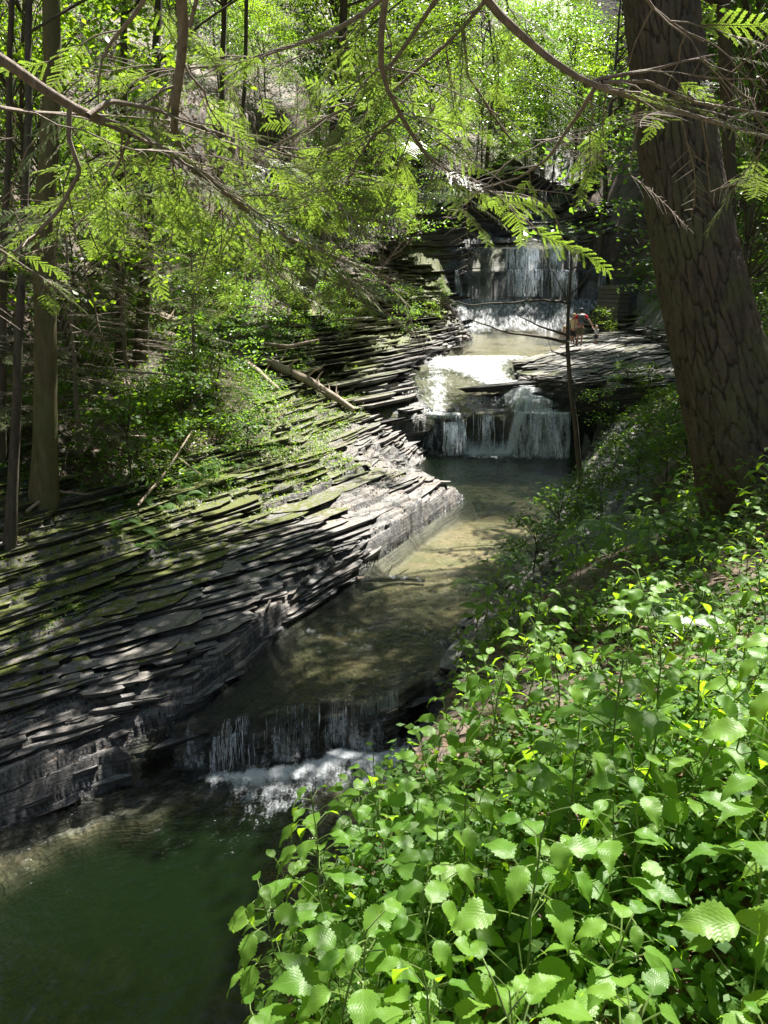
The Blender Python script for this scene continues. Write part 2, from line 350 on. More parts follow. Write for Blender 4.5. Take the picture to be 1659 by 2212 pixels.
def leaf_material(name, c1, c2, tr=(.35, .55, .05), tw=.45, rough=.35, spec=.5, veins=False, sheen=0.06, var=.35):
    m, t, out = mat(name); k = N(t)
    P = k.n('NewGeometry').outputs['Position']; oi = k.n('ObjectInfo')
    ri = k.n('NewGeometry').outputs['Random Per Island']
    f = k.ramp(ri, [(0, 0), (1, 1)])
    col = k.mix(f, c1, c2)
    n1 = k.noise(P, 30, 3)
    col = k.mix(k.math('MULTIPLY', n1, var), col, tuple(v * .45 for v in c1))
    bsdf = k.n('BsdfPrincipled'); k.l(col, bsdf.inputs['Base Color']); bsdf.inputs['Roughness'].default_value = rough
    bsdf.inputs['Specular IOR Level'].default_value = spec
    if veins:
        uv = k.n('TexCoord').outputs['UV']; sx = k.n('SeparateXYZ'); k.l(uv, sx.inputs[0])
        au = k.math('ABSOLUTE', k.math('SUBTRACT', sx.outputs[0], .5))
        ph = k.math('SUBTRACT', k.math('MULTIPLY', sx.outputs[1], 9.0), k.math('MULTIPLY', au, 9.0))
        w = k.math('ABSOLUTE', k.math('SUBTRACT', k.math('FRACT', ph), .5))
        vv = k.ramp(w, [(0, 0), (.10, 1)]); mid = k.ramp(au, [(.0, 0), (.035, 1)])
        hh = k.math('MULTIPLY', vv, mid)
        bsdf2 = k.mix(k.math('MULTIPLY', k.math('SUBTRACT', 1, hh), .45), col, (.26, .36, .12)); k.l(bsdf2, bsdf.inputs['Base Color'])
        k.l(k.bump(w, .0014, .5, k.bump(n1, .001, .4)), bsdf.inputs['Normal'])
    trl = k.n('BsdfTranslucent'); k.l(k.mix(f, tr, tuple(min(1, v * 1.25) for v in tr)), trl.inputs[0])
    ms = k.n('MixShader'); ms.inputs[0].default_value = tw; k.l(bsdf.outputs[0], ms.inputs[1]); k.l(trl.outputs[0], ms.inputs[2])
    k.l(ms.outputs[0], out.inputs[0]); return m

def bark_material(name, c1, c2, lichen=(.12, .14, .07), lf=.35, scale=12, attr=False):
    m, t, out = mat(name); k = N(t)
    tc = k.n('TexCoord').outputs['Object']; P = k.mapv(tc, (1, 1, .22))
    n = k.noise(P, scale, 6, .7); n2 = k.noise(tc, scale * .18, 4); n3 = k.noise(tc, scale * 6, 4, .7)
    col = k.ramp(n, [(.3, c1), (.65, c2)])
    col = k.mix(k.math('MULTIPLY', k.ramp(n2, [(.45, 0), (.6, 1)]), lf), col, lichen)
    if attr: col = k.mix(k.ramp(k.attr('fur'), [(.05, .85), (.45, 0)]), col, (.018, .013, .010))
    b = k.n('BsdfPrincipled'); k.l(col, b.inputs['Base Color']); b.inputs['Roughness'].default_value = .85
    k.l(k.bump(n, .02, .7, k.bump(n3, .006, .7)), b.inputs['Normal']); k.l(b.outputs[0], out.inputs[0]); return m

def simple(name, c, rough=.7, noise=.0, scale=20):
    m, t, out = mat(name); k = N(t); b = k.n('BsdfPrincipled'); b.inputs['Roughness'].default_value = rough
    tc = k.n('TexCoord').outputs['Object']; n = k.noise(tc, scale, 4)
    k.l(k.mix(k.math('MULTIPLY', n, noise), c, tuple(v * .35 for v in c)), b.inputs['Base Color'])
    k.l(b.outputs[0], out.inputs[0]); return m

def water_material():
    m, t, out = mat('stream_water'); k = N(t)
    P = k.n('NewGeometry').outputs['Position']
    foam, murk, ruf = k.attr('foam'), k.attr('murk'), k.attr('ruffle')
    Pf = k.mapv(P, (7.0, 2.2, 1.6)); w1 = k.noise(k.mapv(P, (5, 7, 5)), 1.0, 4, .6); w2 = k.noise(k.mapv(P, (16, 22, 16)), 1.0, 3, .6)
    hb = k.math('ADD', k.math('MULTIPLY', w1, .7), k.math('MULTIPLY', w2, .3))
    bp = k.n('Bump'); k.l(hb, bp.inputs['Height']); bp.inputs['Distance'].default_value = .09; k.l(ruf, bp.inputs['Strength'])
    gl = k.n('BsdfGlossy'); gl.inputs['Roughness'].default_value = .05; gl.inputs[0].default_value = (1, 1, 1, 1); k.l(bp.outputs[0], gl.inputs['Normal'])
    tr = k.n('BsdfTransparent'); k.l(k.mix(murk, (.86, .88, .78), (.10, .14, .08)), tr.inputs[0])
    df = k.n('BsdfDiffuse'); df.inputs[0].default_value = (.0035, .0078, .0028, 1)
    mk_ = k.n('MixShader'); k.l(k.math('MULTIPLY', murk, .82), mk_.inputs[0]); k.l(tr.outputs[0], mk_.inputs[1]); k.l(df.outputs[0], mk_.inputs[2])
    fr = k.n('Fresnel'); fr.inputs[0].default_value = 1.33; k.l(bp.outputs[0], fr.inputs['Normal'])
    m1 = k.n('MixShader'); k.l(k.math('MULTIPLY', fr.outputs[0], 1.0), m1.inputs[0]); k.l(mk_.outputs[0], m1.inputs[1]); k.l(gl.outputs[0], m1.inputs[2])
    nf = k.noise(Pf, 1.0, 6, .75); nf2 = k.noise(P, 26, 4, .7)
    ff = k.math('ADD', foam, k.math('ADD', k.math('MULTIPLY', k.math('SUBTRACT', nf, .5), 1.7), k.math('MULTIPLY', k.math('SUBTRACT', nf2, .5), .7)))
    ff = k.ramp(ff, [(.46, 0), (1.0, 1)]); ff = k.math('MULTIPLY', ff, k.ramp(foam, [(.02, 0), (.12, .9)]))
    fd = k.n('BsdfPrincipled'); fd.inputs['Base Color'].default_value = (.78, .83, .86, 1); fd.inputs['Roughness'].default_value = .35
    k.l(k.bump(nf2, .05, .8), fd.inputs['Normal'])
    m2 = k.n('MixShader'); k.l(ff, m2.inputs[0]); k.l(m1.outputs[0], m2.inputs[1]); k.l(fd.outputs[0], m2.inputs[2])
    k.l(m2.outputs[0], out.inputs[0]); return m
def falls_material():
    m, t, out = mat('falling_water'); k = N(t)
    P = k.n('NewGeometry').outputs['Position']; n = k.noise(k.mapv(P, (14, 14, 9)), 1.0, 4, .7)
    fd = k.n('BsdfPrincipled'); fd.inputs['Base Color'].default_value = (.80, .86, .92, 1); fd.inputs['Roughness'].default_value = .18; fd.inputs['Specular IOR Level'].default_value = .8
    tr = k.n('BsdfTransparent'); tl = k.n('BsdfTranslucent'); tl.inputs[0].default_value = (.7, .78, .85, 1)
    a = k.n('MixShader'); a.inputs[0].default_value = .4; k.l(fd.outputs[0], a.inputs[1]); k.l(tl.outputs[0], a.inputs[2])
    ms = k.n('MixShader'); k.l(k.ramp(n, [(.34, .12), (.60, .9)]), ms.inputs[0]); k.l(tr.outputs[0], ms.inputs[1]); k.l(a.outputs[0], ms.inputs[2])
    k.l(ms.outputs[0], out.inputs[0]); return m

M = dict(
    ground=ground_material(), water=water_material(), falls=falls_material(),
    bark=bark_material('tree_bark', (.035, .026, .020), (.12, .092, .068)),
    bark_big=bark_material('hemlock_bark', (.040, .032, .025), (.125, .098, .072), (.10, .115, .05), .55, 14, True),
    snag=bark_material('snag_wood', (.08, .068, .03), (.19, .16, .08), (.13, .15, .05), .5, 8),
    deadwood=bark_material('dead_wood', (.20, .15, .11), (.46, .37, .29), lf=0, scale=18),
    twig=bark_material('branch_bark', (.13, .10, .08), (.36, .29, .24), (.20, .20, .15), .3, 30),
    needle=leaf_material('hemlock_needles', (.075, .15, .035), (.15, .25, .07), (.36, .56, .05), .40, .32, .9, var=.15),
    maple=leaf_material('maple_leaves', (.05, .11, .014), (.11, .19, .022), (.34, .54, .02), .5, .38, .5),
    beech=leaf_material('beech_leaves', (.035, .085, .025), (.07, .13, .04), (.24, .46, .03), .42, .32, .6),
    far_leaf=leaf_material('canopy_leaves', (.03, .07, .014), (.07, .12, .02), (.20, .34, .02), .3, .45, .4),
    herb=leaf_material('herb_leaves', (.04, .11, .02), (.09, .18, .03), (.28, .50, .03), .42, .55, .3),
    nettle=leaf_material('nettle_leaves', (.07, .18, .02), (.17, .31, .045), (.34, .58, .02), .50, .42, .38, veins=True, var=.25),
    fern=leaf_material('fern_fronds', (.05, .12, .03), (.09, .17, .035), (.35, .6, .07), .42, .4, .5),
    stem=simple('green_stem', (.13, .20, .05), .5, .5), dry=leaf_material('dry_leaves', (.14, .09, .06), (.30, .21, .15), (.3, .17, .09), .15, .6, .3),
    stone=None)

# ------------------------------------------------------------------ ground, bed, rock
def polar_grid():
    a = np.concatenate([np.linspace(-180, -60, 40), np.linspace(-57, -34, 26), np.linspace(-33.4, 33.4, 900), np.linspace(34, 57, 26), np.linspace(60, 180, 40)])
    r = [.35]
    while r[-1] < 115:
        q = r[-1]; r.append(q * (1.02 if q < 1.2 else 1.0065 if q < 5 else 1.0034 if q < 7.5 else 1.0021 if q < 14 else 1.0045 if q < 32 else 1.0085 if q < 65 else 1.02))
    return np.radians(a), np.array(r)
AA, RR = polar_grid()
gx = RR[:, None] * np.sin(AA)[None]; gy = RR[:, None] * np.cos(AA)[None]
gzv, gu, grk, gw, gdin = height(gx, gy); gshade_band = height.band
inw = (gu >= 6) & (gu < 9)
moss = np.where(gu < 6, sm(gu, 1.9, 2.6) * sm(-gu, -4.7, -3.6), 0) * .52 + .10 + .16 * fbm(gx * .9, gy * .9, 3, 88)
moss = np.where((gu < 6) & (gu >= 4), moss + .25 * fbm(gx * .5, gy * .5, 3, 90), moss)
moss = np.where((gy > 26) & (gu < 6), moss + .25 * sm(-gu, -5.5, -4.8), moss)
moss = np.where((gu < 2.4) & (grk > .3) & (gy > 33), .75, moss); moss = np.where(gu > 9, .35, moss); moss = np.where(gdin > -.35, moss * .3, moss)
wet = np.where(gzv < gw + .10 + .05 * fbm(gx * 3, gy * 3, 2, 95), 1.0, 0) * sm(gdin, -1.2, -.6)
wet = np.where((gy > 22) & (gy < 31) & (gu > 4.6) & (gu < 6), .8, wet)
wet = np.where((gy > 57) & (gu > 4.5) & (gu < 9.8), .9, wet)
wet = np.where((gu > 8.9) & (gu < 10.2) & (gy < 30), .45, wet)
sand = np.where(inw & (gy > 9.5) & (gy < 57), .85 * sm(gdin, .1, .5), 0); sand = np.where((gy > 26) & (gy < 38), .25 * (sand > 0), sand)
sand = np.where(inw & (f1s(gx, gy) < -.6), .8 * sm(gdin, .1, .6), sand); sand = np.where(inw & (np.abs(f1s(gx, gy)) < .7), 0.1, sand)
nr, na = gx.shape
ii, jj = np.meshgrid(np.arange(nr - 1), np.arange(na - 1), indexing='ij')
FQ = np.stack([ii * na + jj, ii * na + jj + 1, (ii + 1) * na + jj + 1, (ii + 1) * na + jj], -1).reshape(-1, 4)
GV = np.stack([gx, gy, gzv], -1).reshape(-1, 3)
fu = gu.ravel()[FQ[:, 0]]; fk = grk.ravel()[FQ[:, 0]]; fy = gy.ravel()[FQ[:, 0]]
cls = np.where((fu >= 6) & (fu < 9), 0, np.where((fu < 6) & (fk > .5) & (fu > 2.5), 1, np.where((fu > 8.5) & (fk > .5), 2, np.where((fu < 3) & (fk > .5), 3, 4))))
wet = np.where(inw & (gy > 11), .45, wet)
GA = dict(rock=np.where((gu < 2.4) & (gy > 30), 0, grk).ravel(), moss=moss.ravel(), wet=wet.ravel(), sand=sand.ravel(), band=gshade_band.ravel())
def sub(name, m, kind='structure', label=None, cat=None):
    f = FQ[m]; idx, inv = np.unique(f, return_inverse=True); inv = inv.reshape(f.shape)
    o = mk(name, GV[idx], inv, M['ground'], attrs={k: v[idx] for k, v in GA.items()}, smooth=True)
    try: o.data.shade_smooth()
    except Exception: pass
    o['kind'] = kind
    return o
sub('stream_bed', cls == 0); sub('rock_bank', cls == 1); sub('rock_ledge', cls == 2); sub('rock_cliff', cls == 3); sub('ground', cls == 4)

def shale(name, n, cond, xr, yr, sc_, thick, extra=0.0, seed=3):
    """angular bedding plates of shale: closed thin slabs lying in the bank"""
    r_ = np.random.default_rng(seed); xs = r_.uniform(*xr, n * 14); ys = yr[0] + (yr[1] - yr[0]) * r_.random(n * 14)
    h, u, w, din = base(xs, ys); hx = base(xs + .12, ys)[0]; hy = base(xs, ys + .12)[0]
    gxx = (hx - h) / .12; gyy = (hy - h) / .12; sl_ = np.hypot(gxx, gyy)
    px, py = project(np.stack([xs, ys, h], 1)); keep = cond(xs, ys, u) & (px > -250) & (px < 1900) & (py < 2500) & (r_.random(n * 14) < (.25 + .75 * np.clip(sl_ * .8, 0, 1)))
    I = np.where(keep)[0][:int(n * 1.5)]; K = 14; mb = MB(); mo = []; we = []; bd = []
    for q in I:
        x, y = xs[q], ys[q]; g = np.array([gxx[q], gyy[q]]); gn = np.linalg.norm(g) + 1e-6; dn = -g / gn if gn > .05 else np.array([.9, -.43]); al = np.array([-dn[1], dn[0]])
        sca = sc_ * (.38 + 1.9 * r_.random() ** 3.2); a = sca * r_.uniform(.9, 2.3); jr = r_.normal() * .09; al = np.array([al[0] * math.cos(jr) - al[1] * math.sin(jr), al[0] * math.sin(jr) + al[1] * math.cos(jr)]); dn = np.array([al[1], -al[0]]) * (1 if (al[1] * dn[0] - al[0] * dn[1]) > 0 else -1); b = sca * (r_.uniform(.25, .65) if gn < .5 else r_.uniform(.18, .42)); t = thick * (.25 + 1.3 * r_.random() ** 1.5)
        if gn > 1.2: b = min(b, .16 * sc_ + .05); a *= 1.2
        th = np.sort((np.arange(K) + r_.uniform(-.38, .38, K)) / K * 2 * math.pi); ra = r_.uniform(.80, 1.08, K)
        cs = np.sign(np.cos(th)) * np.abs(np.cos(th)) ** .6; sn = np.sign(np.sin(th)) * np.abs(np.sin(th)) ** .6
        zc = h[q] + extra + t * r_.uniform(.0, .6) + (r_.uniform(0, .10) * sc_ * min(gn, .6))
        if gn > 1.2: zc += r_.uniform(-.08, .08)
        P2 = np.stack([x + al[0] * a * cs * ra + dn[0] * b * sn * ra, y + al[1] * a * cs * ra + dn[1] * b * sn * ra], 1)
        zz = zc + .10 * (P2[:, 0] - x) - .035 * (P2[:, 1] - y) + r_.normal() * .015 * sn
        if (u[q] < 6 and y < 58 and np.any(P2[:, 0] > lx(P2[:, 1]) + .10)) or (u[q] > 9 and y < 58 and np.any(P2[:, 0] < rx(P2[:, 1]) - .10)): continue
        if np.max(zz - base(P2[:, 0], P2[:, 1])[0]) > (.16 + .25 * min(gn, 1.5) * b + extra) * (1 if y < 26 else 2.2): continue
        top = np.column_stack([P2, zz]); c = np.array([x, y, zc]); und = .88
        bot = np.column_stack([(P2 - [x, y]) * und + [x, y], zz - t])
        V = np.vstack([top, c[None], top, bot]); i = np.arange(K); j = (i + 1) % K
        mb.add(V, Q=np.stack([K + 1 + i, 2 * K + 1 + i, 2 * K + 1 + j, K + 1 + j], 1), T=np.stack([i, j, np.full(K, K)], 1))
        m_ = (np.clip(sm(u[q], 2.2, 2.8) * sm(-u[q], -4.8, -3.7), 0, 1) * .5 if u[q] < 6 else .22) + .12 + .2 * r_.normal() * .5; m_ = m_ * (.2 if h[q] < w[q] + .2 else 1)
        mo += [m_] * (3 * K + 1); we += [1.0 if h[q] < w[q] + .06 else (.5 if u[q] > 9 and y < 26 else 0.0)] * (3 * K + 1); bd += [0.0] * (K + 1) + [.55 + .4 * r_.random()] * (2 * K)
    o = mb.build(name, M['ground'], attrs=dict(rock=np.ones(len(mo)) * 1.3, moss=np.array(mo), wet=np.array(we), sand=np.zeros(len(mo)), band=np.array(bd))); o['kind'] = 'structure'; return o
shale('rock_bank', 620, lambda x, y, u: (u > 2.5) & (u < 6.02), (-12, 3), (6, 15.5), .38, .05, seed=3)
shale('rock_bank', 460, lambda x, y, u: (u > 2.9) & (u < np.where(y > 24.5, 5.6, 5.97)), (-8, 3), (15, 26), .48, .055, seed=4)
shale('rock_bank', 750, lambda x, y, u: (u > 2.8) & (u < np.where(y < 29, 5.6, 6.02)), (-6, 7), (26, 58), .7, .09, seed=5)
shale('rock_ledge', 1500, lambda x, y, u: (u > 8.98) & (u < 9.95), (0, 9), (8.8, 26), .30, .06, seed=6)
shale('rock_ledge', 1500, lambda x, y, u: (u > 9.3) & (u < 11.1), (4, 18), (26, 58), .75, .07, seed=7)
shale('rock_ledge', 1500, lambda x, y, u: (u > 8.98) & (u < 10.1), (5, 8), (26, 29.5), .6, .12, seed=8)
shale('rock_ledge', 1500, lambda x, y, u: (u > 3.2) & (u < 10.6) & ((u < 6.2) | (u > 8.9)), (-1, 22), (59.4, 82), 1.2, .16, seed=9)
shale('rock_ledge', 60, lambda x, y, u: (u > 5.9) & (u < 9.1) & (np.abs(f1s(x, y)) < .12), (-3, 1), (8.5, 11.5), .28, .06, extra=.05, seed=10)

# ------------------------------------------------------------------ water surface
def water():
    ys = []; y = 1.0
    while y < 84: ys.append(y); y += max(.02, y * .0022) if y < 40 else .13
    ys = np.array(ys); t = np.linspace(-.04, 1.04, 330)
    l, r = lx(ys) - .15, rx(ys) + .15
    X = l[:, None] + (r - l)[:, None] * t[None]; Y = np.repeat(ys[:, None], len(t), 1)
    w = WL(X, Y); s = f1s(X, Y)
    gyw, gxw = np.gradient(w, axis=0) / np.gradient(Y, axis=0), 0
    slope = np.abs(gyw)
    rip = .012 * fbm(X * 3, Y * 3, 4, 201) + .006 * fbm(X * 9, Y * 12, 2, 203)
    turb = np.exp(-((s + .7) / .7) ** 2) + .6 * np.exp(-((s - .1) / .35) ** 2) * (X > -3) + .8 * np.exp(-((Y - 12) / .45) ** 2) + .9 * np.exp(-((Y - 14) / .3) ** 2)
    turb += .8 * np.exp(-((Y - 25.3) / .7) ** 2) + .5 * ((Y > 26) & (Y < 38))
    rip = rip + .035 * turb * fbm(X * 5, Y * 6, 3, 205)
    w = w + rip * sm(Y, 0, 3)
    foam = np.zeros_like(w)
    fx = (X - F1A[0]) * _d[0] + (Y - F1A[1]) * _d[1]
    pl = np.interp(fx, [-.4, 0, .3, .8, 1.3, 1.8, 2.3, 3.0, 3.4], [.0, .25, .6, .85, .75, .85, .9, .9, .3])
    foam += pl * np.exp(-((s + .30) / .26) ** 2) * .60
    foam += .74 * pl * sm(-s, .2, .4) * sm(s, -2.5, -.6)
    foam += .44 * sm(s, -.20, -.1) * sm(-s, -.35, -.05) * np.clip(.55 + .8 * vn(fx * 2.2, fx * 0 + 1, 212), .1, 1)
    foam += .42 * np.exp(-((Y - 12.0 + .3 * vn(X * 2, X * 0)) / .16) ** 2) + .45 * np.exp(-((Y - 14.05 + .15 * vn(X * 2, X * 0)) / .12) ** 2) * (X < 1.3)
    u = (X - l[:, None]) / (r - l)[:, None]
    foam += .75 * sm(Y, 24.4, 25.9) * (Y < 26) * np.where(X > 2.9, 1, .6) * (X < 6.3)
    xc = np.interp(Y, [26, 27, 29, 31, 33, 35, 37.5, 38.5], [5.2, 5.0, 4.6, 4.1, 3.7, 3.8, 5.2, 5.2]); wc = np.interp(Y, [26, 29, 31, 33, 35, 38], [.75, .65, .8, 1.3, 1.8, 2.2])
    on = (Y >= 25.9) * sm(-Y, -38.2, -36.5)
    foam += on * (.50 * np.exp(-((X - xc) / wc) ** 4) + .34 + .30 * np.exp(-((X - (1.9 + .04 * (Y - 26))) / .35) ** 2))
    foam += .62 * sm(Y, 55.9, 56.8) * (Y < 59.7) + .05 * (Y >= 59.6) * (Y < 61) + .34 * (Y >= 61.5)
    murk = np.where(s < -.3, sm(np.minimum(X - l[:, None], r[:, None] - X), .3, 1.7) * sm(-s, .3, 1.8), .06)
    murk = np.where((Y > 18) & (Y < 26), .55 * sm(Y, 17, 21) , murk); murk = np.where((s > .2) & (Y < 15), .22 * sm(-Y, -14.8, -13.8) + .06, murk)
    murk = murk * (1 - .55 * sm(-Y, -6.9, -5.4) * sm(-X, .5, 3.0))
    ruf = .13 + .5 * sm(s, -3.2, -1.0) + .55 * (s > 0); ruf = np.where((Y > 15) & (Y < 56), .5, ruf)
    n, m_ = X.shape; i, j = np.meshgrid(np.arange(n - 1), np.arange(m_ - 1), indexing='ij')
    Q = np.stack([i * m_ + j, i * m_ + j + 1, (i + 1) * m_ + j + 1, (i + 1) * m_ + j], -1).reshape(-1, 4)
    o = mk('stream_water', np.stack([X, Y, w], -1).reshape(-1, 3), Q, M['water'], attrs=dict(foam=foam.ravel(), murk=murk.ravel(), ruffle=ruf.ravel()), smooth=True)
    o['kind'] = 'structure'
water()

def curtain(name, label, segs, cat='waterfall'):
    """segs: list of (x0,y0,x1,y1,ztop,zbot,n,width,out,prob) ribbons of falling water"""
    mb = MB(); r_ = np.random.default_rng(abs(hash(label)) % 1000 if False else len(label))
    for (x0, y0, x1, y1, zt, zb, n, wd, out) in segs:
        for q in range(n):
            t = r_.random(); cl = .45 + .6 * vn(np.array([t * abs(x1 - x0) * 2.6 + x0]), np.array([4.0]), 33)[0]
            if r_.random() > cl * 1.35: continue
            dr_ = .42 * max(0, x0 + (x1 - x0) * t - 4.8) if 'middle' in label else 0; x = x0 + (x1 - x0) * t; y = y0 + (y1 - y0) * t; a = r_.random() * .45 if r_.random() < .4 else 0; b = a + (1 - a) * (.3 + .7 * r_.random()) if r_.random() < .5 else 1.0
            kk = 9; f = np.linspace(a, b, kk); o = out * (.6 + .8 * r_.random())
            Pz = zt + .03 - (zt - zb) * f; Py = y - .04 - o * np.sqrt(np.clip(f, 0, 1)) ; Px = x + min(.06, wd * 1.6) * vn(f * 4 + q, f * 0, 77) + (r_.random() - .5) * .06 + dr_ * f
            w = wd * (.35 + .9 * r_.random()) * (.4 + .8 * np.abs(vn(f * 7 + q * 3, f * 0 + 9, 78))) * np.sin(math.pi * np.clip((f - a) / (b - a) * .94 + .03, 0, 1)) ** .35
            L = np.stack([Px - w, Py + .3 * w, Pz], 1); Rr = np.stack([Px + w, Py, Pz], 1)
            V = np.empty((2 * kk, 3)); V[0::2] = L; V[1::2] = Rr
            i = np.arange(kk - 1); mb.add(V, np.stack([2 * i, 2 * i + 1, 2 * i + 3, 2 * i + 2], 1))
    o = mb.build(name, M['falls']); tag(o, label, cat); return o
def f1p(t, s=0): p = F1A + _d * t + F1N * s; return p
a, b, c, d_, e = f1p(.35, .0), f1p(1.1, .02), f1p(1.75, .05), f1p(2.25, .08), f1p(3.15, .1)
curtain('waterfall', 'low nearest cascade with thin sparkling streams above the dark green pool', [
    (a[0], a[1], c[0], c[1], -5.98, -6.42, 170, .008, .16), (a[0] + .1, a[1] + .15, c[0], c[1] + .12, -5.80, -6.05, 70, .007, .12),
    (c[0], c[1], d_[0], d_[1], -5.80, -6.42, 70, .009, .16), (d_[0], d_[1], e[0], e[1], -5.80, -6.42, 190, .008, .16)])
curtain('waterfall', 'middle waterfall pouring over a dark rock overhang into the blue green pool', [
    (2.0, 25.7, 2.75, 25.75, -4.25, -5.36, 80, .022, .18), (2.8, 26.0, 4.5, 26.0, -3.95, -5.36, 24, .010, .2), (3.35, 26.0, 3.75, 26.0, -3.95, -5.36, 50, .015, .2),
    (4.4, 25.85, 5.15, 25.55, -3.62, -5.36, 300, .024, .35), (5.1, 25.55, 5.95, 25.5, -3.75, -5.36, 260, .024, .45), (4.4, 27.0, 5.3, 26.6, -3.45, -3.75, 120, .024, .4), (2.9, 27.3, 4.4, 27.3, -3.6, -3.95, 70, .012, .2)])
curtain('waterfall', 'farthest wide waterfall dropping in white streaks off the upper ledge', [
    (8.8, 60.2, 14.0, 60.2, 3.15, 1.5, 150, .035, .35), (9.3, 60.2, 11.2, 60.2, 3.15, 1.5, 60, .05, .35), (12.3, 60.2, 13.2, 60.2, 3.15, 1.5, 60, .05, .35), (8.8, 59.4, 14.4, 59.4, 1.55, -.4, 120, .035, .45), (9.5, 59.4, 11.4, 59.4, 1.55, -.4, 60, .06, .45), (12.4, 59.4, 13.6, 59.4, 1.5, -.4, 50, .04, .2)])

# ------------------------------------------------------------------ leaves
def kites(c, n, size, asp=.55, r_=rng, roll=None, fold=.0):
    """leaf quads at centres c with normals n"""
    c = np.asarray(c, float); m = len(c); n = n / (np.linalg.norm(n, axis=1)[:, None] + 1e-9)
    a = r_.normal(size=(m, 3)); a -= (a * n).sum(1)[:, None] * n; a /= np.linalg.norm(a, axis=1)[:, None] + 1e-9
    b = np.cross(n, a); s = np.broadcast_to(size, (m,))[:, None] * .5
    V = np.stack([c - a * s, c + b * s * asp - a * s * .15 - n * s * .12, c + a * s - n * s * .22, c - b * s * asp - a * s * .15 - n * s * .12], 1).reshape(-1, 3)
    Q = np.arange(4 * m).reshape(-1, 4); return V, Q
def clump(c, rad, n, size, flat=.25, tilt=.55, r_=rng):
    th = r_.random(n) * 2 * math.pi; q = np.sqrt(r_.random(n)) * rad
    droop = -.18 * (q / rad) ** 2 * rad
    P = np.stack([np.cos(th) * q, np.sin(th) * q, r_.normal(size=n) * flat * rad * .5 + droop], 1) + c
    nn = np.stack([r_.normal(size=n) * tilt, r_.normal(size=n) * tilt, np.ones(n)], 1)
    return kites(P, nn, size * (.6 + .7 * r_.random(n)), r_=r_)

# prototypes of understory trees (unit: real metres), crown centre about .62 h
def tree_proto(name, label, h, Rr, ncl, nl, size, lm, seed, cat='tree', group=None, trunk_r=.07, lo=.28, flat=.22):
    r_ = np.random.default_rng(seed); root = empty(name, (0, 0, 0), label, cat, group)
    wood = MB(); lv = MB()
    tp = curve([(0, 0, -.4), (.1 * h * r_.normal() * .3, .05 * r_.normal() * h, h * .5), (.08 * h * r_.normal(), .08 * h * r_.normal(), h * .96)], 14, .02, seed)
    wood.tube(tp, np.linspace(trunk_r, trunk_r * .2, 14), 7)
    for q in range(ncl):
        f = lo + (1 - lo) * r_.random() ** .8; th = r_.random() * 2 * math.pi
        rr = Rr * (.25 + .75 * r_.random() ** .6) * (1 - .55 * ((f - lo) / (1 - lo)) ** 2)
        k = int(np.clip(f * .82 * 13, 1, 13)); p0 = tp[k]
        c = np.array([math.cos(th) * rr, math.sin(th) * rr, f * h]) + np.array([tp[k][0], tp[k][1], 0])
        wood.tube(curve([p0, (p0 + c) / 2 + np.array([0, 0, .08 * h * .5]), c], 7, .05, q), np.linspace(trunk_r * .32, .006, 7), 4)
        V, Q = clump(c, Rr * (.22 + .20 * r_.random()), nl, size, flat, .5, r_); lv.add(V, Q)
    wood.build('trunk', M['bark'], root, True); lv.build('crown', M[lm], root); return root
G_L = 'young leafy trees on the left hillside'
protos = [
    tree_proto('leafy_tree', 'x', 7.0, 3.0, 40, 80, .14, 'maple', 1, trunk_r=.05, flat=.12), tree_proto('leafy_tree', 'x', 8.5, 3.2, 46, 80, .15, 'maple', 2, lo=.2, trunk_r=.05, flat=.12),
    tree_proto('leafy_tree', 'x', 6.0, 2.8, 36, 80, .13, 'beech', 3, lo=.15, trunk_r=.045, flat=.12), tree_proto('leafy_tree', 'x', 10.0, 3.6, 54, 84, .15, 'beech', 4, trunk_r=.06, flat=.12),
]
hts = [7.0, 8.5, 6.0, 10.0]
bush = [tree_proto('shrub', 'x', 1.3, .9, 26, 26, .10, 'herb', 11, trunk_r=.02, lo=.05, flat=.5), tree_proto('shrub', 'x', 1.0, .8, 22, 26, .09, 'maple', 12, trunk_r=.02, lo=.05, flat=.5)]
used = set()
def place(pl, i, loc, rz, s, label, group, tilt=None):
    if (id(pl), i) not in used:
        used.add((id(pl), i)); o = pl[i]; o.location = loc; o.rotation_euler = (0, 0, rz); o.scale = (s, s, s)
    else: o = copy_tree(pl[i], loc, rz, s)
    o['label'] = label
    if group: o['group'] = group
    elif 'group' in o: del o['group']
    return o
def region(x, y):
    if y > 62: return 'young leafy tree growing in the wooded head of the gorge above the falls', 'leafy trees above the farthest waterfall'
    if x > rx(y): return 'young leafy tree growing on the shaded slope right of the stream', 'leafy trees on the right slope'
    if y < 24: return 'young leafy tree growing among bare trunks on the near left hillside', 'leafy trees on the near left hillside'
    return 'young leafy tree with bright layered leaves on the far left hillside', 'leafy trees on the far left hillside'
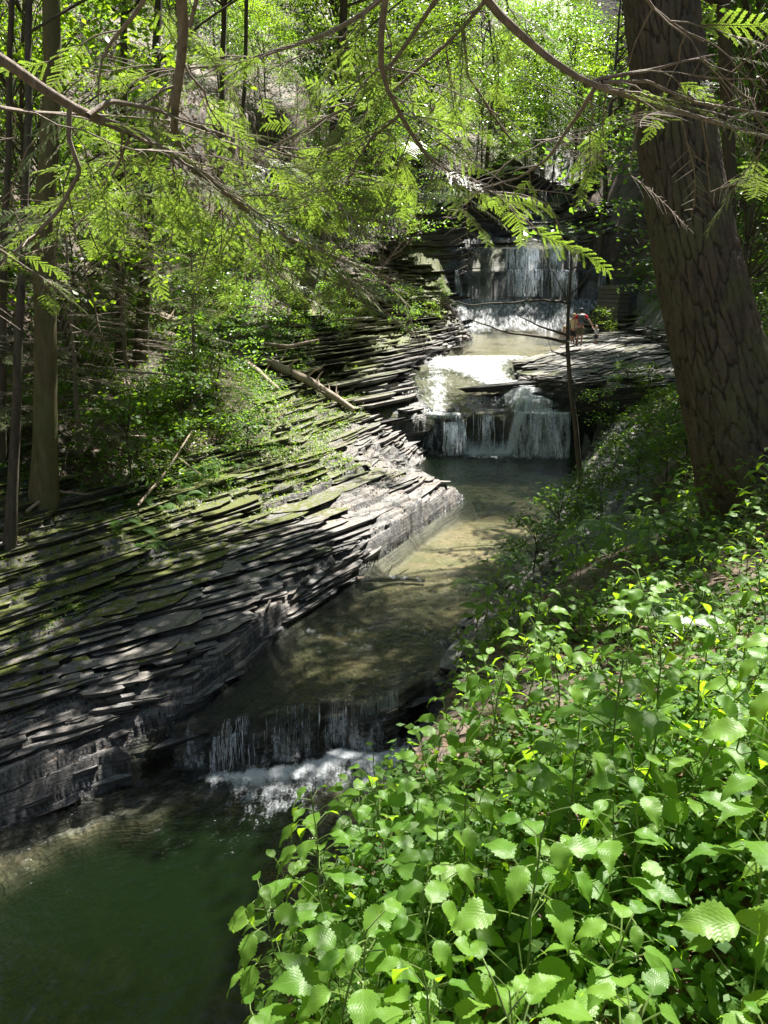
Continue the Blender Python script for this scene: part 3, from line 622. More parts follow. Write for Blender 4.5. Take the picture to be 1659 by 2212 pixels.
# crown centres aimed at where the photograph shows leaf masses: px, py, Y, proto
AIM = [(120, 30, 13, 0), (240, 250, 14, 0), (90, 180, 16, 1), (350, 420, 18, 2), (330, 60, 20, 1), (560, 90, 26, 1), (450, 180, 30, 3), (230, 420, 17, 2), (40, 380, 20, 3),
       (640, 190, 30, 0), (760, 90, 34, 1), (870, 210, 34, 0), (800, 420, 32, 0), (880, 330, 37, 1), (770, 530, 33, 0), (900, 480, 36, 2), (960, 230, 42, 0), (1010, 90, 44, 1),
       (1080, 250, 48, 3), (980, 380, 44, 0), (720, 380, 36, 2), (560, 240, 34, 3), (1120, 60, 52, 3), (1180, 180, 56, 1), (900, 60, 46, 3), (660, 40, 40, 3), (1060, 150, 50, 0),
       (120, 480, 19, 2), (420, 560, 24, 2), (560, 600, 28, 2), (1330, 400, 54, 3), (1300, 250, 56, 3), (1420, 360, 36, 1), (1620, 300, 20, 3), (1650, 100, 18, 3),
       (1560, 60, 26, 3), (1280, 120, 58, 3), (1240, 300, 62, 2), (850, 570, 34, 2), (930, 560, 37, 2), (1000, 310, 52, 1), (480, 340, 27, 2), (30, 90, 11, 0), (300, 300, 22, 0), (1050, 40, 74, 3), (980, 130, 78, 1), (1150, 10, 84, 3), (930, 20, 70, 1), (1210, 90, 88, 3), (1100, 140, 80, 0), (1020, 220, 70, 2), (1180, 230, 82, 1), (1260, 10, 80, 3), (1290, 10, 92, 3), (1310, 60, 80, 1), (1270, 120, 86, 3), (1330, 180, 74, 1), (1230, 20, 104, 3), (1190, 10, 96, 3), (1200, 60, 100, 1), (1150, 40, 98, 1), (860, 130, 62, 1), (1090, 330, 72, 2), (1250, 200, 78, 0)]
for n_, (px, py, Y, i) in enumerate(AIM):
    if px < 520: Y = max(Y + 3, 19.0)
    P = pw(px, py, Y); z0 = gz(P[0], Y); s = np.clip((P[2] - z0) / (hts[i] * .62), .5, 1.5)
    if lx(Y) - .5 < P[0] < rx(Y) + .5 and Y < 60: P[0] = lx(Y) - 1.2 if P[0] < (lx(Y) + rx(Y)) / 2 else rx(Y) + 1.5; z0 = gz(P[0], Y)
    mx, my = project(np.array([P[0], Y, z0 + hts[i] * s * .62])); rp = F / Y * 2.9 * s
    if Y < 84 and mx + rp > 985 and mx - rp < 1290 and my + rp > 430 and my - rp < 760: continue
    if Y < 45 and mx + rp > 440 and mx - rp < 620 and my + rp > 300 and my - rp < 440: continue
    if Y < 35 and mx + rp > 650 and mx - rp < 740 and my + rp > 330: continue
    la, gr = region(P[0], Y); place(protos, i, (P[0], Y, z0), rng.random() * 6.28, float(s), la, gr)
# fill: hillsides
cnt = 0
while cnt < 180:
    Y = rng.uniform(19, 108); side = rng.random()
    X = rng.uniform(-26, 40) if Y > 64 else (rng.uniform(lx(Y) - 26, lx(Y) - 5) if side < .55 else rng.uniform(rx(Y) + (4 if Y < 28 else 8), rx(Y) + 24))
    if 60 < Y and lx(Y) - 2 < X < rx(Y) + 2: continue
    z = gz(X, Y); px, py = project(np.array([X, Y, z + 3]))
    if not (-250 < px < 1900 and py < 700): continue
    i = int(rng.integers(0, 4)); s_ = float(rng.uniform(.55, 1.15))
    mx, my = project(np.array([X, Y, z + hts[i] * s_ * .6])); rp = F / Y * 3.2 * s_
    if Y < 84 and mx + rp > 960 and mx - rp < (1440 if Y < 62 else 1290) and my + rp > 410 and my - rp < 760: continue
    if Y < 45 and mx + rp > 440 and mx - rp < 620 and my + rp > 300 and my - rp < 440: continue
    if Y < 35 and mx + rp > 640 and mx - rp < 750 and my + rp > 320: continue
    la, gr = region(X, Y); place(protos, i, (X, Y, z), rng.random() * 6.28, s_, la, gr); cnt += 1
# shrubs
BA = [(870, 650), (930, 670), (800, 620), (760, 660), (950, 620), (880, 700), (720, 640), (620, 640), (1340, 620), (1300, 700), (1330, 680), (1380, 590), (1400, 820), (1430, 900), (1360, 900), (1400, 960),
      (1330, 980), (1300, 1060), (1380, 1040), (1440, 1030), (1280, 900), (1350, 830), (1630, 640), (1640, 700), (1600, 560), (1650, 780), (340, 870), (300, 960), (420, 960), (480, 930), (250, 900), (420, 830), (200, 980), (350, 1030), (460, 1030), (540, 960),
      (200, 760), (380, 760), (470, 690), (150, 880), (60, 900), (1250, 1090), (1200, 1170), (1150, 1230), (1450, 950), (1480, 1010)]
for px, py in BA:
    P = on_ground(px, py + 20); i = int(rng.integers(0, 2))
    if px > 1000: la, gr = 'low leafy shrub on the shaded right bank beside the leaning trunk', 'shrubs on the shaded right bank'
    elif py < 720 and px > 600: la, gr = 'rounded leafy shrub on the bank left of the middle cascade', 'shrubs beside the middle cascade'
    else: la, gr = 'low leafy shrub in the undergrowth on the left bank', 'shrubs in the left undergrowth'
    place(bush, i, tuple(P), rng.random() * 6.28, float(rng.uniform(.55, 1.0)) * (1.0 if P[1] < 24 else 1.5), la, gr)

nb = 0
while nb < 75:
    Y = rng.uniform(14, 46); X = rng.uniform(lx(Y) - 16, lx(Y) - 3); zz, uu, rr_, _, _ = height(np.array([X]), np.array([Y])); px, py = project(np.array([X, Y, zz[0]]))
    if uu[0] > 3.0 or rr_[0] > .6 or not (-60 < px < 900) or (520 < px < 800 and py > 770): continue
    place(bush, nb % 2, (X, Y, float(zz[0])), rng.random() * 6.28, float(rng.uniform(.7, 1.5)), 'low leafy shrub in the undergrowth on the left bank', 'shrubs in the left undergrowth'); nb += 1

# ------------------------------------------------------------------ tall trees: trunks as in the photograph, crowns arranged so that light falls as in the photograph
LIGHT = """8888777777778111
8877777777887111
7765556888886111
6533335578886111
5433344778885111
4333334676222111
3333446799984111
2334446689981211
1224899986422111
1224899998411111
1222668999411111
1132233688991389
2221212235789999
2322122122489999
3222256565567999
3333377777678999
4431444455789999
4443333479999999
4444333899999999
5555345999999999
5555554999999999""".split()
LM = np.array([[int(c) for c in r_] for r_ in LIGHT], float)
def lightval(P):
    px, py = project(P); ok = (px > -60) & (px < 1720) & (py > -50) & (py < 2260) & (P[:, 1] > .5)
    v = LM[np.clip((py / 105.4).astype(int), 0, 20), np.clip((px / 103.7).astype(int), 0, 15)]
    return np.where(ok, v, np.where((P[:, 1] < 7) & (P[:, 1] > -5), 8.5, 3.5))
trunks = []
def trunk(name, pts, wpx, m_, label, group=None, ext=None, n=10, cat='tree', Ym=None):
    """pts: (px, py, Y) from the base up; wpx: widths in pixels"""
    W3 = np.array([pw(*p) for p in pts]); W3[0, 2] = min(W3[0, 2], gz(W3[0, 0], W3[0, 1]) - .15)
    dep = W3[:, 1] * ct - W3[:, 2] * st
    rad = np.array(wpx) / 2 / F * dep
    if ext:
        dirv = W3[-1] - W3[-2]; dirv /= np.linalg.norm(dirv); W3 = np.vstack([W3, W3[-1] + dirv * ext]); rad = np.append(rad, rad[-1] * .35)
    C = curve(W3, 26, .006, len(label)); t = np.linspace(0, 1, 26); tt = np.linspace(0, 1, len(rad)); rr = np.interp(t, tt, rad); rr[0] *= 1.25; rr[1] *= 1.1
    root = empty(name, tuple(W3[0]), label, cat, group)
    mb = MB(); mb.tube(C - W3[0], rr, n); mb.build('trunk', M[m_], root, True)
    trunks.append(dict(root=root, C=C, cl=[], rad=rr)); return root
trunk('dead_tree', [(93, 1082, 14.5), (100, 900, 14.5), (100, 500, 14.6), (104, 200, 14.7), (108, -60, 14.8)], [56, 46, 41, 37, 34], 'snag', 'tall pale bare trunk with peeled wood, thickest of the left bank', ext=4, n=16)
trunk('hemlock_tree', [(12, 1155, 13.0), (42, 900, 13.2), (48, 700, 13.4), (60, 300, 13.6), (70, -40, 14)], [26, 19, 16, 14, 12], 'bark', 'slender dark trunk just left of the pale bare one', ext=5)
trunk('hemlock_tree', [(-5, 960, 15), (5, 800, 15), (18, 400, 15), (25, -40, 15)], [18, 14, 12, 10], 'bark', 'dark slim trunk at the left edge of the picture', ext=6)
trunk('hemlock_tree', [(252, 722, 22), (258, 600, 22), (262, 450, 22), (272, -60, 23)], [20, 17, 15, 12], 'bark', 'straight dark trunk left in the pair beside leaf litter', ext=6)
trunk('hemlock_tree', [(298, 722, 22.5), (310, 620, 22.5), (325, 480, 22.5), (345, -60, 24)], [30, 19, 17, 13], 'bark', 'dark trunk right in the pair beside leaf litter', ext=6)
trunk('leaning_tree', [(632, 712, 35), (668, 610, 35), (700, 450, 35), (722, 300, 35), (738, 100, 35), (742, -60, 35)], [44, 30, 25, 20, 17, 14], 'bark', 'dark leaning tree on the left bank above the mossy ledges', ext=6)
trunk('hemlock_tree', [(1588, 545, 16), (1580, 400, 16), (1570, 200, 16), (1560, -60, 16)], [30, 28, 27, 26], 'bark', 'straight dark trunk directly behind the huge leaning one', ext=9)
trunk('hemlock_tree', [(455, 640, 30), (470, 420, 30), (485, 100, 31), (490, -60, 31)], [17, 14, 12, 11], 'bark', 'thin dark trunk between the trunk pair and the leaning tree', ext=6)
trunk('hemlock_tree', [(1500, 700, 22), (1505, 400, 22), (1500, 60, 22), (1500, -60, 22)], [26, 22, 20, 18], 'bark', 'slim dark trunk hidden partly by the huge leaning one', ext=9)
trunk('hemlock_tree', [(525, 620, 32), (520, 420, 33), (530, 120, 34), (535, -60, 34)], [12, 10, 9, 8], 'bark', 'thinnest dark trunk rising before the rock cliff', ext=6)
# trees whose boles stand farther back, left of or right of the view
more = [(-13, 27), (-15, 34), (-3, 55), (-14, 44), (3, 68), (9, 74), (22, 70), (12, 85), (30, 60), (20, 46), (17, 34), (13, 24), (12, 17), (10, 11), (22, 24), (25, 36), (9, 4), (-16, 14), (-14, 6), (-20, 22), (-20, 35), (26, 50), (-2, 82), (24, 86), (16, 60), (-10, 64), (8, 96), (-8, -4), (6, -3), (1.5, -4)]
for (x, y) in more:
    z = gz(x, y); h = rng.uniform(14, 19); root = None
    side = 'right' if x > rx(y) else 'left'
    if y > 60: la, gr = 'tall forest tree with dark trunk and crown placed for shade high above the farthest waterfall', 'tall trees above the falls'
    elif side == 'left': la, gr = 'tall forest tree with dark trunk and crown placed for shade deep in the left woods', 'tall trees of the left woods'
    else: la, gr = 'tall forest tree with dark trunk and crown placed for shade deep in the right woods', 'tall trees of the right woods'
    root = empty('forest_tree', (x, y, z), la, 'tree', gr)
    C = curve([(x, y, z - .3), (x + rng.normal() * .3, y + rng.normal() * .3, z + h * .5), (x + rng.normal() * .8, y + rng.normal() * .8, z + h)], 26, .01, int(x * 7 + y))
    rr = np.linspace(.24, .06, 26) * rng.uniform(.7, 1.2); rr[0] *= 1.4
    mb = MB(); mb.tube(C - np.array([x, y, z]), rr, 8); mb.build('trunk', M['bark'], root, True)
    trunks.append(dict(root=root, C=C, cl=[], rad=rr))
# candidate leaf clumps added to throw shade, high in the canopy
def shade_canopy(ncand=19000):
    X = rng.uniform(-26, 38, ncand); Y = rng.uniform(-6, 105, ncand)
    g = base(X, Y)[0]; Z = np.maximum(g, -4) + rng.uniform(9, 17, ncand)
    # keep the open view: near canopy stays above the frame
    lim = np.tan(R(18.6)) * np.maximum(Y, 0) + .8
    Z = np.where((Y < 46) & (np.abs(X) < Y * .75 + 3), np.maximum(Z, lim + rng.uniform(0, 3, ncand)), Z)
    C = np.stack([X, Y, Z], 1)
    # where does its shadow land
    land = C.copy(); done = np.zeros(ncand, bool)
    for s in np.arange(0, 40, .4):
        p = C - SUN * s; h = base(p[:, 0], p[:, 1])[0]; hit = (p[:, 2] < h + .3) & ~done
        land[hit] = p[hit]; done |= hit
    lv = lightval(land)
    lv = np.where(lv < 8, np.clip(lv - .6 + 9.5 * fbm(land[:, 0] * .42 + 5, land[:, 1] * .42, 2, 611), 0, 9), lv)
    p = np.interp(lv, [0, 1, 2, 3, 4, 5, 6, 7, 8, 9], [1, .93, .55, .40, .27, .18, .11, .07, .03, .012])
    keep = rng.random(ncand) < p
    return C[keep]
CC = shade_canopy()
TP = np.array([[t['C'][18][0], t['C'][18][1]] for t in trunks])
for c in CC:
    d2 = ((TP - c[:2]) ** 2).sum(1); k = int(np.argmin(d2)); trunks[k]['cl'].append(c)
for t in trunks:
    if not t['cl']: continue
    o = np.array(t['root'].location); lv = MB(); wd = MB()
    for c in t['cl']:
        dd = np.linalg.norm(t['C'][:, :2] - c[:2], axis=1).min(); zz = c[2] - .35 * dd - .3
        k = int(np.argmin(np.abs(t['C'][:, 2] - zz))); p0 = t['C'][k]
        wd.tube(curve([p0, (p0 * .5 + c * .5) + np.array([0, 0, .06 * dd]), c], 6, .03, k) - o, np.linspace(min(.05, t['rad'][k] * .5), .008, 6), 4)
        V, Q = clump(c - o, rng.uniform(.6, 1.15), 80, .26, .3, .5); lv.add(V, Q)
    lv.build('crown', M['far_leaf'], t['root']); wd.build('limbs', M['bark'], t['root'], True)  # crown clumps added where the ground below is to be shaded
print('canopy clumps', len(CC))

# ------------------------------------------------------------------ the huge leaning hemlock trunk
def big_trunk():
    pts = [(1690, 1230, 7.0), (1655, 1110, 7.0), (1612, 980, 7.0), (1560, 800, 7.05), (1513, 600, 7.1), (1480, 430, 7.2), (1455, 250, 7.3), (1432, 60, 7.4), (1415, -80, 7.5)]
    wid = [232, 194, 172, 160, 150, 140, 132, 126, 122]
    W3 = np.array([pw(*p) for p in pts]); W3[0, 2] = gz(W3[0, 0], W3[0, 1]) - .3
    rad = np.array(wid) / 2 / F * (W3[:, 1] * ct - W3[:, 2] * st)
    dv = W3[-1] - W3[-2]; dv /= np.linalg.norm(dv); W3 = np.vstack([W3, W3[-1] + dv * 5]); rad = np.append(rad, rad[-1] * .6)
    n1, n2 = 900, 260; C = curve(W3, 60); L = np.concatenate([[0], np.cumsum(np.linalg.norm(np.diff(C, axis=0), axis=1))])
    q = np.linspace(0, L[-1], n1); P = np.stack([np.interp(q, L, C[:, i]) for i in range(3)], 1)
    for _ in range(30): P[1:-1] = .25 * P[:-2] + .5 * P[1:-1] + .25 * P[2:]
    rr = np.interp(np.linspace(0, 1, n1), np.linspace(0, 1, len(rad)), rad)
    T = np.gradient(P, axis=0); T /= np.linalg.norm(T, axis=1)[:, None]; A = np.cross(T, [0, 1, 0]); A /= np.linalg.norm(A, axis=1)[:, None]; B = np.cross(T, A)
    th = np.linspace(0, 2 * math.pi, n2, endpoint=False); TH, QQ = np.meshgrid(th, q)
    def per(f, s, o, seed):       # periodic noise round the trunk
        w = TH / (2 * math.pi)
        return (1 - w) * fbm(TH * f, QQ * s, o, seed) + w * fbm((TH - 2 * math.pi) * f, QQ * s, o, seed)
    warp = per(2.0, 1.6, 3, 301) * .13
    def ridge(f, s, seed): 
        w = TH / (2 * math.pi); a = vn((TH + warp) * f, QQ * s + warp * 2, seed); b = vn((TH + warp - 2 * math.pi) * f, QQ * s + warp * 2, seed)
        m_ = sm(w, .92, 1.0); v = a * (1 - m_) + b * m_
        return np.abs(v)
    X1 = TH / (2 * math.pi); f3 = ridge(40, 30, 313)
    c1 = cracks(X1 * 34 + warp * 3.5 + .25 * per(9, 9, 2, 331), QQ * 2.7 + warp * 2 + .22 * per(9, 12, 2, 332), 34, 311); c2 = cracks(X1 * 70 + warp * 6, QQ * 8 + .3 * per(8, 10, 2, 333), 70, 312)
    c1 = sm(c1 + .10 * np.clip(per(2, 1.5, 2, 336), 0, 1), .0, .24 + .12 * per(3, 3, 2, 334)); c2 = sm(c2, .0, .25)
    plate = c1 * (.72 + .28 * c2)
    disp = .026 * plate + .005 * f3 + .008 * per(5, 9, 3, 335) + .03 * per(.8, .5, 3, 320)
    flare = np.exp(-QQ / .5) * .10 * (1 + .6 * np.cos(TH * 5 + 1))
    RRm = rr[:, None] - .02 + disp + flare
    V = P[:, None] + RRm[..., None] * (np.cos(TH)[..., None] * A[:, None] + np.sin(TH)[..., None] * B[:, None])
    i, j = np.meshgrid(np.arange(n1 - 1), np.arange(n2), indexing='ij'); j2 = (j + 1) % n2
    Q = np.stack([i * n2 + j, i * n2 + j2, (i + 1) * n2 + j2, (i + 1) * n2 + j], -1).reshape(-1, 4)
    root = empty('hemlock_tree', tuple(W3[0]), 'huge leaning hemlock trunk with deeply furrowed bark above the nettle patch', 'tree')
    mk('trunk', (V - W3[0]).reshape(-1, 3), Q, M['bark_big'], root, attrs=dict(fur=plate.ravel()), smooth=True)
    # crown high above the frame, on the far right side
    lv = MB(); wd = MB(); top = P[-1]
    for _ in range(70):
        c = top + np.array([rng.uniform(3, 9), rng.uniform(4, 12), rng.uniform(.5, 7)])
        p0 = P[-1 - int(rng.integers(0, 200))]; wd.tube(curve([p0, (p0 + c) / 2, c], 6, .04, 3) - W3[0], np.linspace(.05, .008, 6), 4)
        V2, Q2 = clump(c - W3[0], rng.uniform(.6, 1.0), 40, .2, .3, .6); lv.add(V2, Q2)
    lv.build('crown', M['far_leaf'], root); wd.build('limbs', M['bark'], root, True)
big_trunk()

# ------------------------------------------------------------------ hemlock boughs hanging into the view
def spray_geo(L, seed, bare=False):
    """flat drooping hemlock spray along +X, returns wood MB data and needle data"""
    r_ = np.random.default_rng(seed); wd = MB(); nd = MB()
    n = 14; t = np.linspace(0, 1, n)
    ax = np.stack([t * L, .10 * L * np.sin(t * 3 + r_.random() * 6) * t, -.10 * L * t ** 2], 1); wd.tube(ax, np.linspace(.0045, .0012, n), 3)
    tw = [ax]
    m_ = int(L / .021)
    for q in range(m_):
        f = (q + .5) / m_; p = np.array([np.interp(f, t, ax[:, i]) for i in range(3)]); sd = 1 if q % 2 else -1
        l2 = L * .42 * (1 - .65 * f) * r_.uniform(.6, 1.1); an = R(r_.uniform(42, 68)) * sd
        k = np.linspace(0, 1, 6); s_ = np.stack([p[0] + k * l2 * math.cos(an), p[1] + k * l2 * math.sin(an), p[2] - .14 * l2 * k ** 2 + r_.normal() * .01 * k], 1)
        wd.tube(s_, np.linspace(.0022, .0008, 6), 3); tw.append(s_)
    if not bare:
        for s_ in tw:
            ln = np.linalg.norm(np.diff(s_, axis=0), axis=1).sum(); m2 = max(4, int(ln / .0040)); kk = np.linspace(.05, 1, m2); tt = np.linspace(0, 1, len(s_))
            P = np.stack([np.interp(kk, tt, s_[:, i]) for i in range(3)], 1); D = s_[-1] - s_[0]; D /= np.linalg.norm(D); S = np.cross(D, [0, 0, 1]); S /= np.linalg.norm(S) + 1e-9
            for sd in (1, -1):
                dr = (S * sd * .93 + D * .4)[None] + r_.normal(size=(m2, 3)) * .14; dr /= np.linalg.norm(dr, axis=1)[:, None]
                ll = r_.uniform(.008, .013, m2)[:, None]; b = np.cross(dr, [0, 0, 1.0]) * .0014
                V = np.stack([P - b, P + b, P + dr * ll + b * .6, P + dr * ll - b * .6], 1).reshape(-1, 3); nd.add(V, np.arange(4 * m2).reshape(-1, 4))
    f = lambda mb: (np.concatenate(mb.V), np.concatenate(mb.Q)) if mb.V else (np.zeros((0, 3)), np.zeros((0, 4), int))
    return f(wd), f(nd)
SPR = [spray_geo(L, i + 50) for i, L in enumerate((.30, .42, .55, .36))]
SPB = [spray_geo(L, i + 80, True) for i, L in enumerate((.35, .5))]
def xf(V, o, xdir, s=1.0, roll=0.0):
    x = np.array(xdir, float); x /= np.linalg.norm(x); y = np.cross([0, 0, 1.0], x); y /= np.linalg.norm(y) + 1e-9; z = np.cross(x, y)
    if roll: y, z = y * math.cos(roll) + z * math.sin(roll), z * math.cos(roll) - y * math.sin(roll)
    return V[:, :1] * s * x + V[:, 1:2] * s * y + V[:, 2:] * s * z + o
def off_tree(loc, label):
    root = empty('hemlock_tree', loc, label, 'tree'); o = np.array(loc)
    C = curve([(0, 0, -.3), (.1, .2, 4), (.2, .1, 9)], 20, .01, 5); mb = MB(); mb.tube(C, np.linspace(.26, .12, 20), 14); mb.build('trunk', M['bark'], root, True)
    return root, o
def bough(root, o, path, wpx, dens, green=1.0, seed=0, twigs=True, first=True, droop=.25, frm=0.0, sl=1.0, ss=1.0):
    """path: (px,py,Y) points; the bough starts at the tree's bole when first"""
    W3 = [pw(*p) for p in path]; Wf = np.array(W3)
    r_ = np.random.default_rng(seed + 500)
    wp = np.interp(np.linspace(0, 1, len(Wf)), np.linspace(0, 1, len(wpx)), wpx); rad = wp / 2 / F * (Wf[:, 1] * ct - Wf[:, 2] * st)
    if first:
        b0 = o + np.array([.1, .2, max(1.5, Wf[0, 2] - o[2] + .3 * np.linalg.norm(Wf[0, :2] - o[:2]) * .3)])
        Wf = np.vstack([b0, Wf]); rad = np.concatenate([[rad[0] * 1.4], rad])
    n = 60; C = curve(Wf, n, .008, seed); tt = np.concatenate([[0], np.cumsum(np.linalg.norm(np.diff(Wf, axis=0), axis=1))]); rr = np.interp(np.linspace(0, 1, n), tt / tt[-1], rad)
    wd = MB(); nd = MB(); wd.tube(C - o, rr, 8)
    Lg = np.concatenate([[0], np.cumsum(np.linalg.norm(np.diff(C, axis=0), axis=1))]); s0 = (tt[1] if first else 0) ; s0 += frm * (Lg[-1] - s0)
    m_ = int((Lg[-1] - s0) * dens * .85)
    for q in range(m_):
        s = s0 + (Lg[-1] - s0) * (q + r_.random()) / m_; k = min(n - 2, int(np.searchsorted(Lg, s))); p = C[k]; D = C[min(n - 1, k + 1)] - C[max(0, k - 1)]; D /= np.linalg.norm(D)
        sd = np.array([-D[1], D[0], 0]); sd /= np.linalg.norm(sd) + 1e-9; sgn = 1 if q % 2 else -1
        dr = D * r_.uniform(.2, .9) + sd * sgn * r_.uniform(.4, 1) + np.array([0, 0, r_.uniform(-.5, .15)]); dr /= np.linalg.norm(dr)
        # side branchlet
        bl = r_.uniform(.1, .55) * sl; e = p + dr * bl + np.array([0, 0, -droop * bl]); c2 = curve([p, (p + e) / 2 + np.array([0, 0, .06 * bl]), e], 7, .05, q)
        wd.tube(c2 - o, np.linspace(max(.0035, rr[k] * .35), .002, 7), 4)
        if r_.random() < green:
            for (pp, dd) in ((e, dr), (c2[4], dr + sd * .8), (c2[3], dr - sd * .8)):
                if pp is not e and r_.random() < .4: continue
                (wv, wq), (nv, nq) = SPR[int(r_.integers(0, 4))]; d3 = dd + r_.normal(size=3) * .18; d3[2] -= .10; sc_ = r_.uniform(.38, .8) * (.42 if sl < .4 else .62 if sl < .65 else 1); rl = r_.normal() * .35
                wd.add(xf(wv, pp - o, d3, sc_, rl), wq); nd.add(xf(nv, pp - o, d3, sc_, rl), nq)
        elif twigs:
            (wv, wq), _ = SPB[int(r_.integers(0, 2))]; wd.add(xf(wv, e - o, dr + r_.normal(size=3) * .3, r_.uniform(.6, 1.1), r_.normal() * .5), wq)
    br = wd.build('branch', M['twig'], root, True)
    if nd.V: nd.build('needles', M['needle'], br)
T1, o1 = off_tree((-3.2, -1.8, gz(-3.2, -1.8)), 'hemlock whose long pale boughs cross the picture from the upper left')
bough(T1, o1, [(-60, 90, 3.0), (150, 235, 3.2), (280, 295, 3.5), (420, 375, 3.8), (560, 485, 4.2), (650, 535, 4.5), (760, 570, 4.8), (850, 605, 5.1)], [27, 22, 17, 13, 12, 10, 7, 3], 13, .62, 1, frm=.18)
bough(T1, o1, [(150, 235, 3.2), (148, 300, 3.2), (175, 372, 3.25), (130, 450, 3.3), (70, 515, 3.3), (5, 565, 3.3), (-60, 610, 3.3)], [12, 11, 9, 9, 8, 7, 6], 8, .45, 2, first=False)
bough(T1, o1, [(190, 250, 3.3), (235, 218, 3.4), (330, 235, 3.6), (450, 280, 3.9), (560, 315, 4.2), (660, 345, 4.5)], [13, 11, 9, 7, 5, 3], 14, .6, 3, first=False, frm=.25)
bough(T1, o1, [(-60, 215, 2.8), (20, 232, 3.0), (120, 245, 3.3), (230, 250, 3.6), (400, 265, 4.0)], [11, 9, 7, 5, 3], 9, .3, 4)
bough(T1, o1, [(-60, 500, 2.8), (0, 545, 2.9), (70, 590, 3.0), (132, 632, 3.1)], [8, 7, 5, 3], 18, 1.0, 5, sl=.25)
bough(T1, o1, [(405, -60, 3.4), (404, 60, 3.5), (392, 180, 3.6), (366, 300, 3.8), (378, 325, 3.9), (440, 380, 4.0), (540, 475, 4.3)], [26, 23, 20, 15, 12, 10, 6], 9, .6, 6, frm=.1)
bough(T1, o1, [(355, -50, 3.6), (300, 35, 3.7), (235, 85, 3.8), (205, 125, 3.9), (212, 230, 3.9)], [10, 9, 7, 5, 3], 9, .7, 7)
bough(T1, o1, [(450, -50, 3.9), (380, 120, 4.1), (370, 230, 4.2), (310, 380, 4.4), (200, 470, 4.6)], [10, 8, 7, 5, 3], 12, .7, 8)
T2, o2 = off_tree((1.9, -3.0, gz(1.9, -3.0)), 'hemlock whose boughs sweep down from the top right across the big trunk')
bough(T2, o2, [(990, -70, 3.0), (1050, 0, 3.05), (1135, 75, 3.1), (1235, 160, 3.15), (1262, 186, 3.2), (1340, 195, 3.2), (1450, 235, 3.2), (1600, 280, 3.2), (1720, 312, 3.2)], [19, 19, 17, 15, 13, 12, 10, 9, 8], 12, .38, 11, frm=.3)
bough(T2, o2, [(1262, 186, 3.2), (1300, 168, 3.2), (1390, 155, 3.3), (1470, 135, 3.3), (1545, 118, 3.3)], [11, 9, 7, 5, 3], 14, .35, 12, first=False)
bough(T2, o2, [(1300, 178, 3.2), (1400, 175, 3.3), (1500, 222, 3.3), (1659, 248, 3.3), (1720, 250, 3.3)], [9, 7, 6, 6, 5], 6, .3, 13, first=False)
bough(T2, o2, [(1350, -60, 3.0), (1400, 20, 3.1), (1470, 60, 3.2), (1520, 90, 3.3)], [8, 7, 5, 3], 12, .75, 14)
bough(T2, o2, [(848, -70, 3.6), (840, 50, 3.7), (815, 150, 3.8), (828, 205, 3.9), (870, 240, 4.0), (904, 325, 4.2), (960, 380, 4.4), (1060, 402, 4.6)], [17, 15, 13, 11, 9, 8, 6, 4], 12, .75, 15, frm=.1)
bough(T2, o2, [(1285, 190, 3.3), (1245, 255, 3.4), (1180, 345, 3.6), (1120, 385, 3.8), (1060, 400, 4.0)], [10, 8, 6, 5, 3], 11, .7, 16, first=False, sl=.6)
bough(T2, o2, [(900, -60, 3.9), (830, 25, 4.0), (740, 78, 4.2), (620, 100, 4.4), (515, 135, 4.6), (430, 148, 4.8), (300, 152, 5.0)], [13, 11, 10, 8, 6, 5, 3], 16, .8, 17)
bough(T2, o2, [(900, 60, 4.4), (830, 185, 4.4), (730, 240, 4.6), (645, 288, 4.8), (530, 342, 5.0), (430, 372, 5.2)], [9, 8, 7, 6, 5, 3], 14, .75, 18, first=True)
bough(T2, o2, [(1100, -60, 4.2), (1000, 60, 4.6), (900, 150, 5.0), (800, 230, 5.4), (690, 330, 5.8)], [9, 8, 6, 5, 3], 18, .95, 19)
bough(T2, o2, [(1000, 60, 4.6), (1010, 160, 5.0), (1060, 240, 5.4), (1110, 310, 5.8)], [7, 6, 5, 4], 10, .7, 20, first=False, sl=.6)
bough(T2, o2, [(870, 240, 4.0), (800, 300, 4.6), (740, 400, 5.2), (660, 450, 5.8)], [7, 6, 5, 3], 18, .9, 21, first=False)
bough(T2, o2, [(960, 380, 4.4), (1040, 410, 5.0), (1130, 420, 5.4), (1190, 445, 5.6), (1215, 520, 5.7)], [6, 5, 4, 4, 3], 13, 1.0, 22, first=False, sl=.3)
bough(T1, o1, [(560, 485, 4.2), (560, 580, 4.6), (700, 590, 5.2), (780, 610, 5.8), (860, 590, 6.2)], [6, 5, 5, 4, 3], 16, .9, 23, first=False, sl=.7)
bough(T1, o1, [(280, 295, 3.5), (250, 370, 3.8), (200, 420, 4.2), (120, 440, 4.6)], [6, 5, 4, 3], 18, .9, 24, first=False, sl=.7)
bough(T1, o1, [(420, 375, 3.8), (480, 420, 4.2), (600, 400, 4.8), (720, 380, 5.4)], [6, 5, 4, 3], 16, .85, 25, first=False, sl=.8)

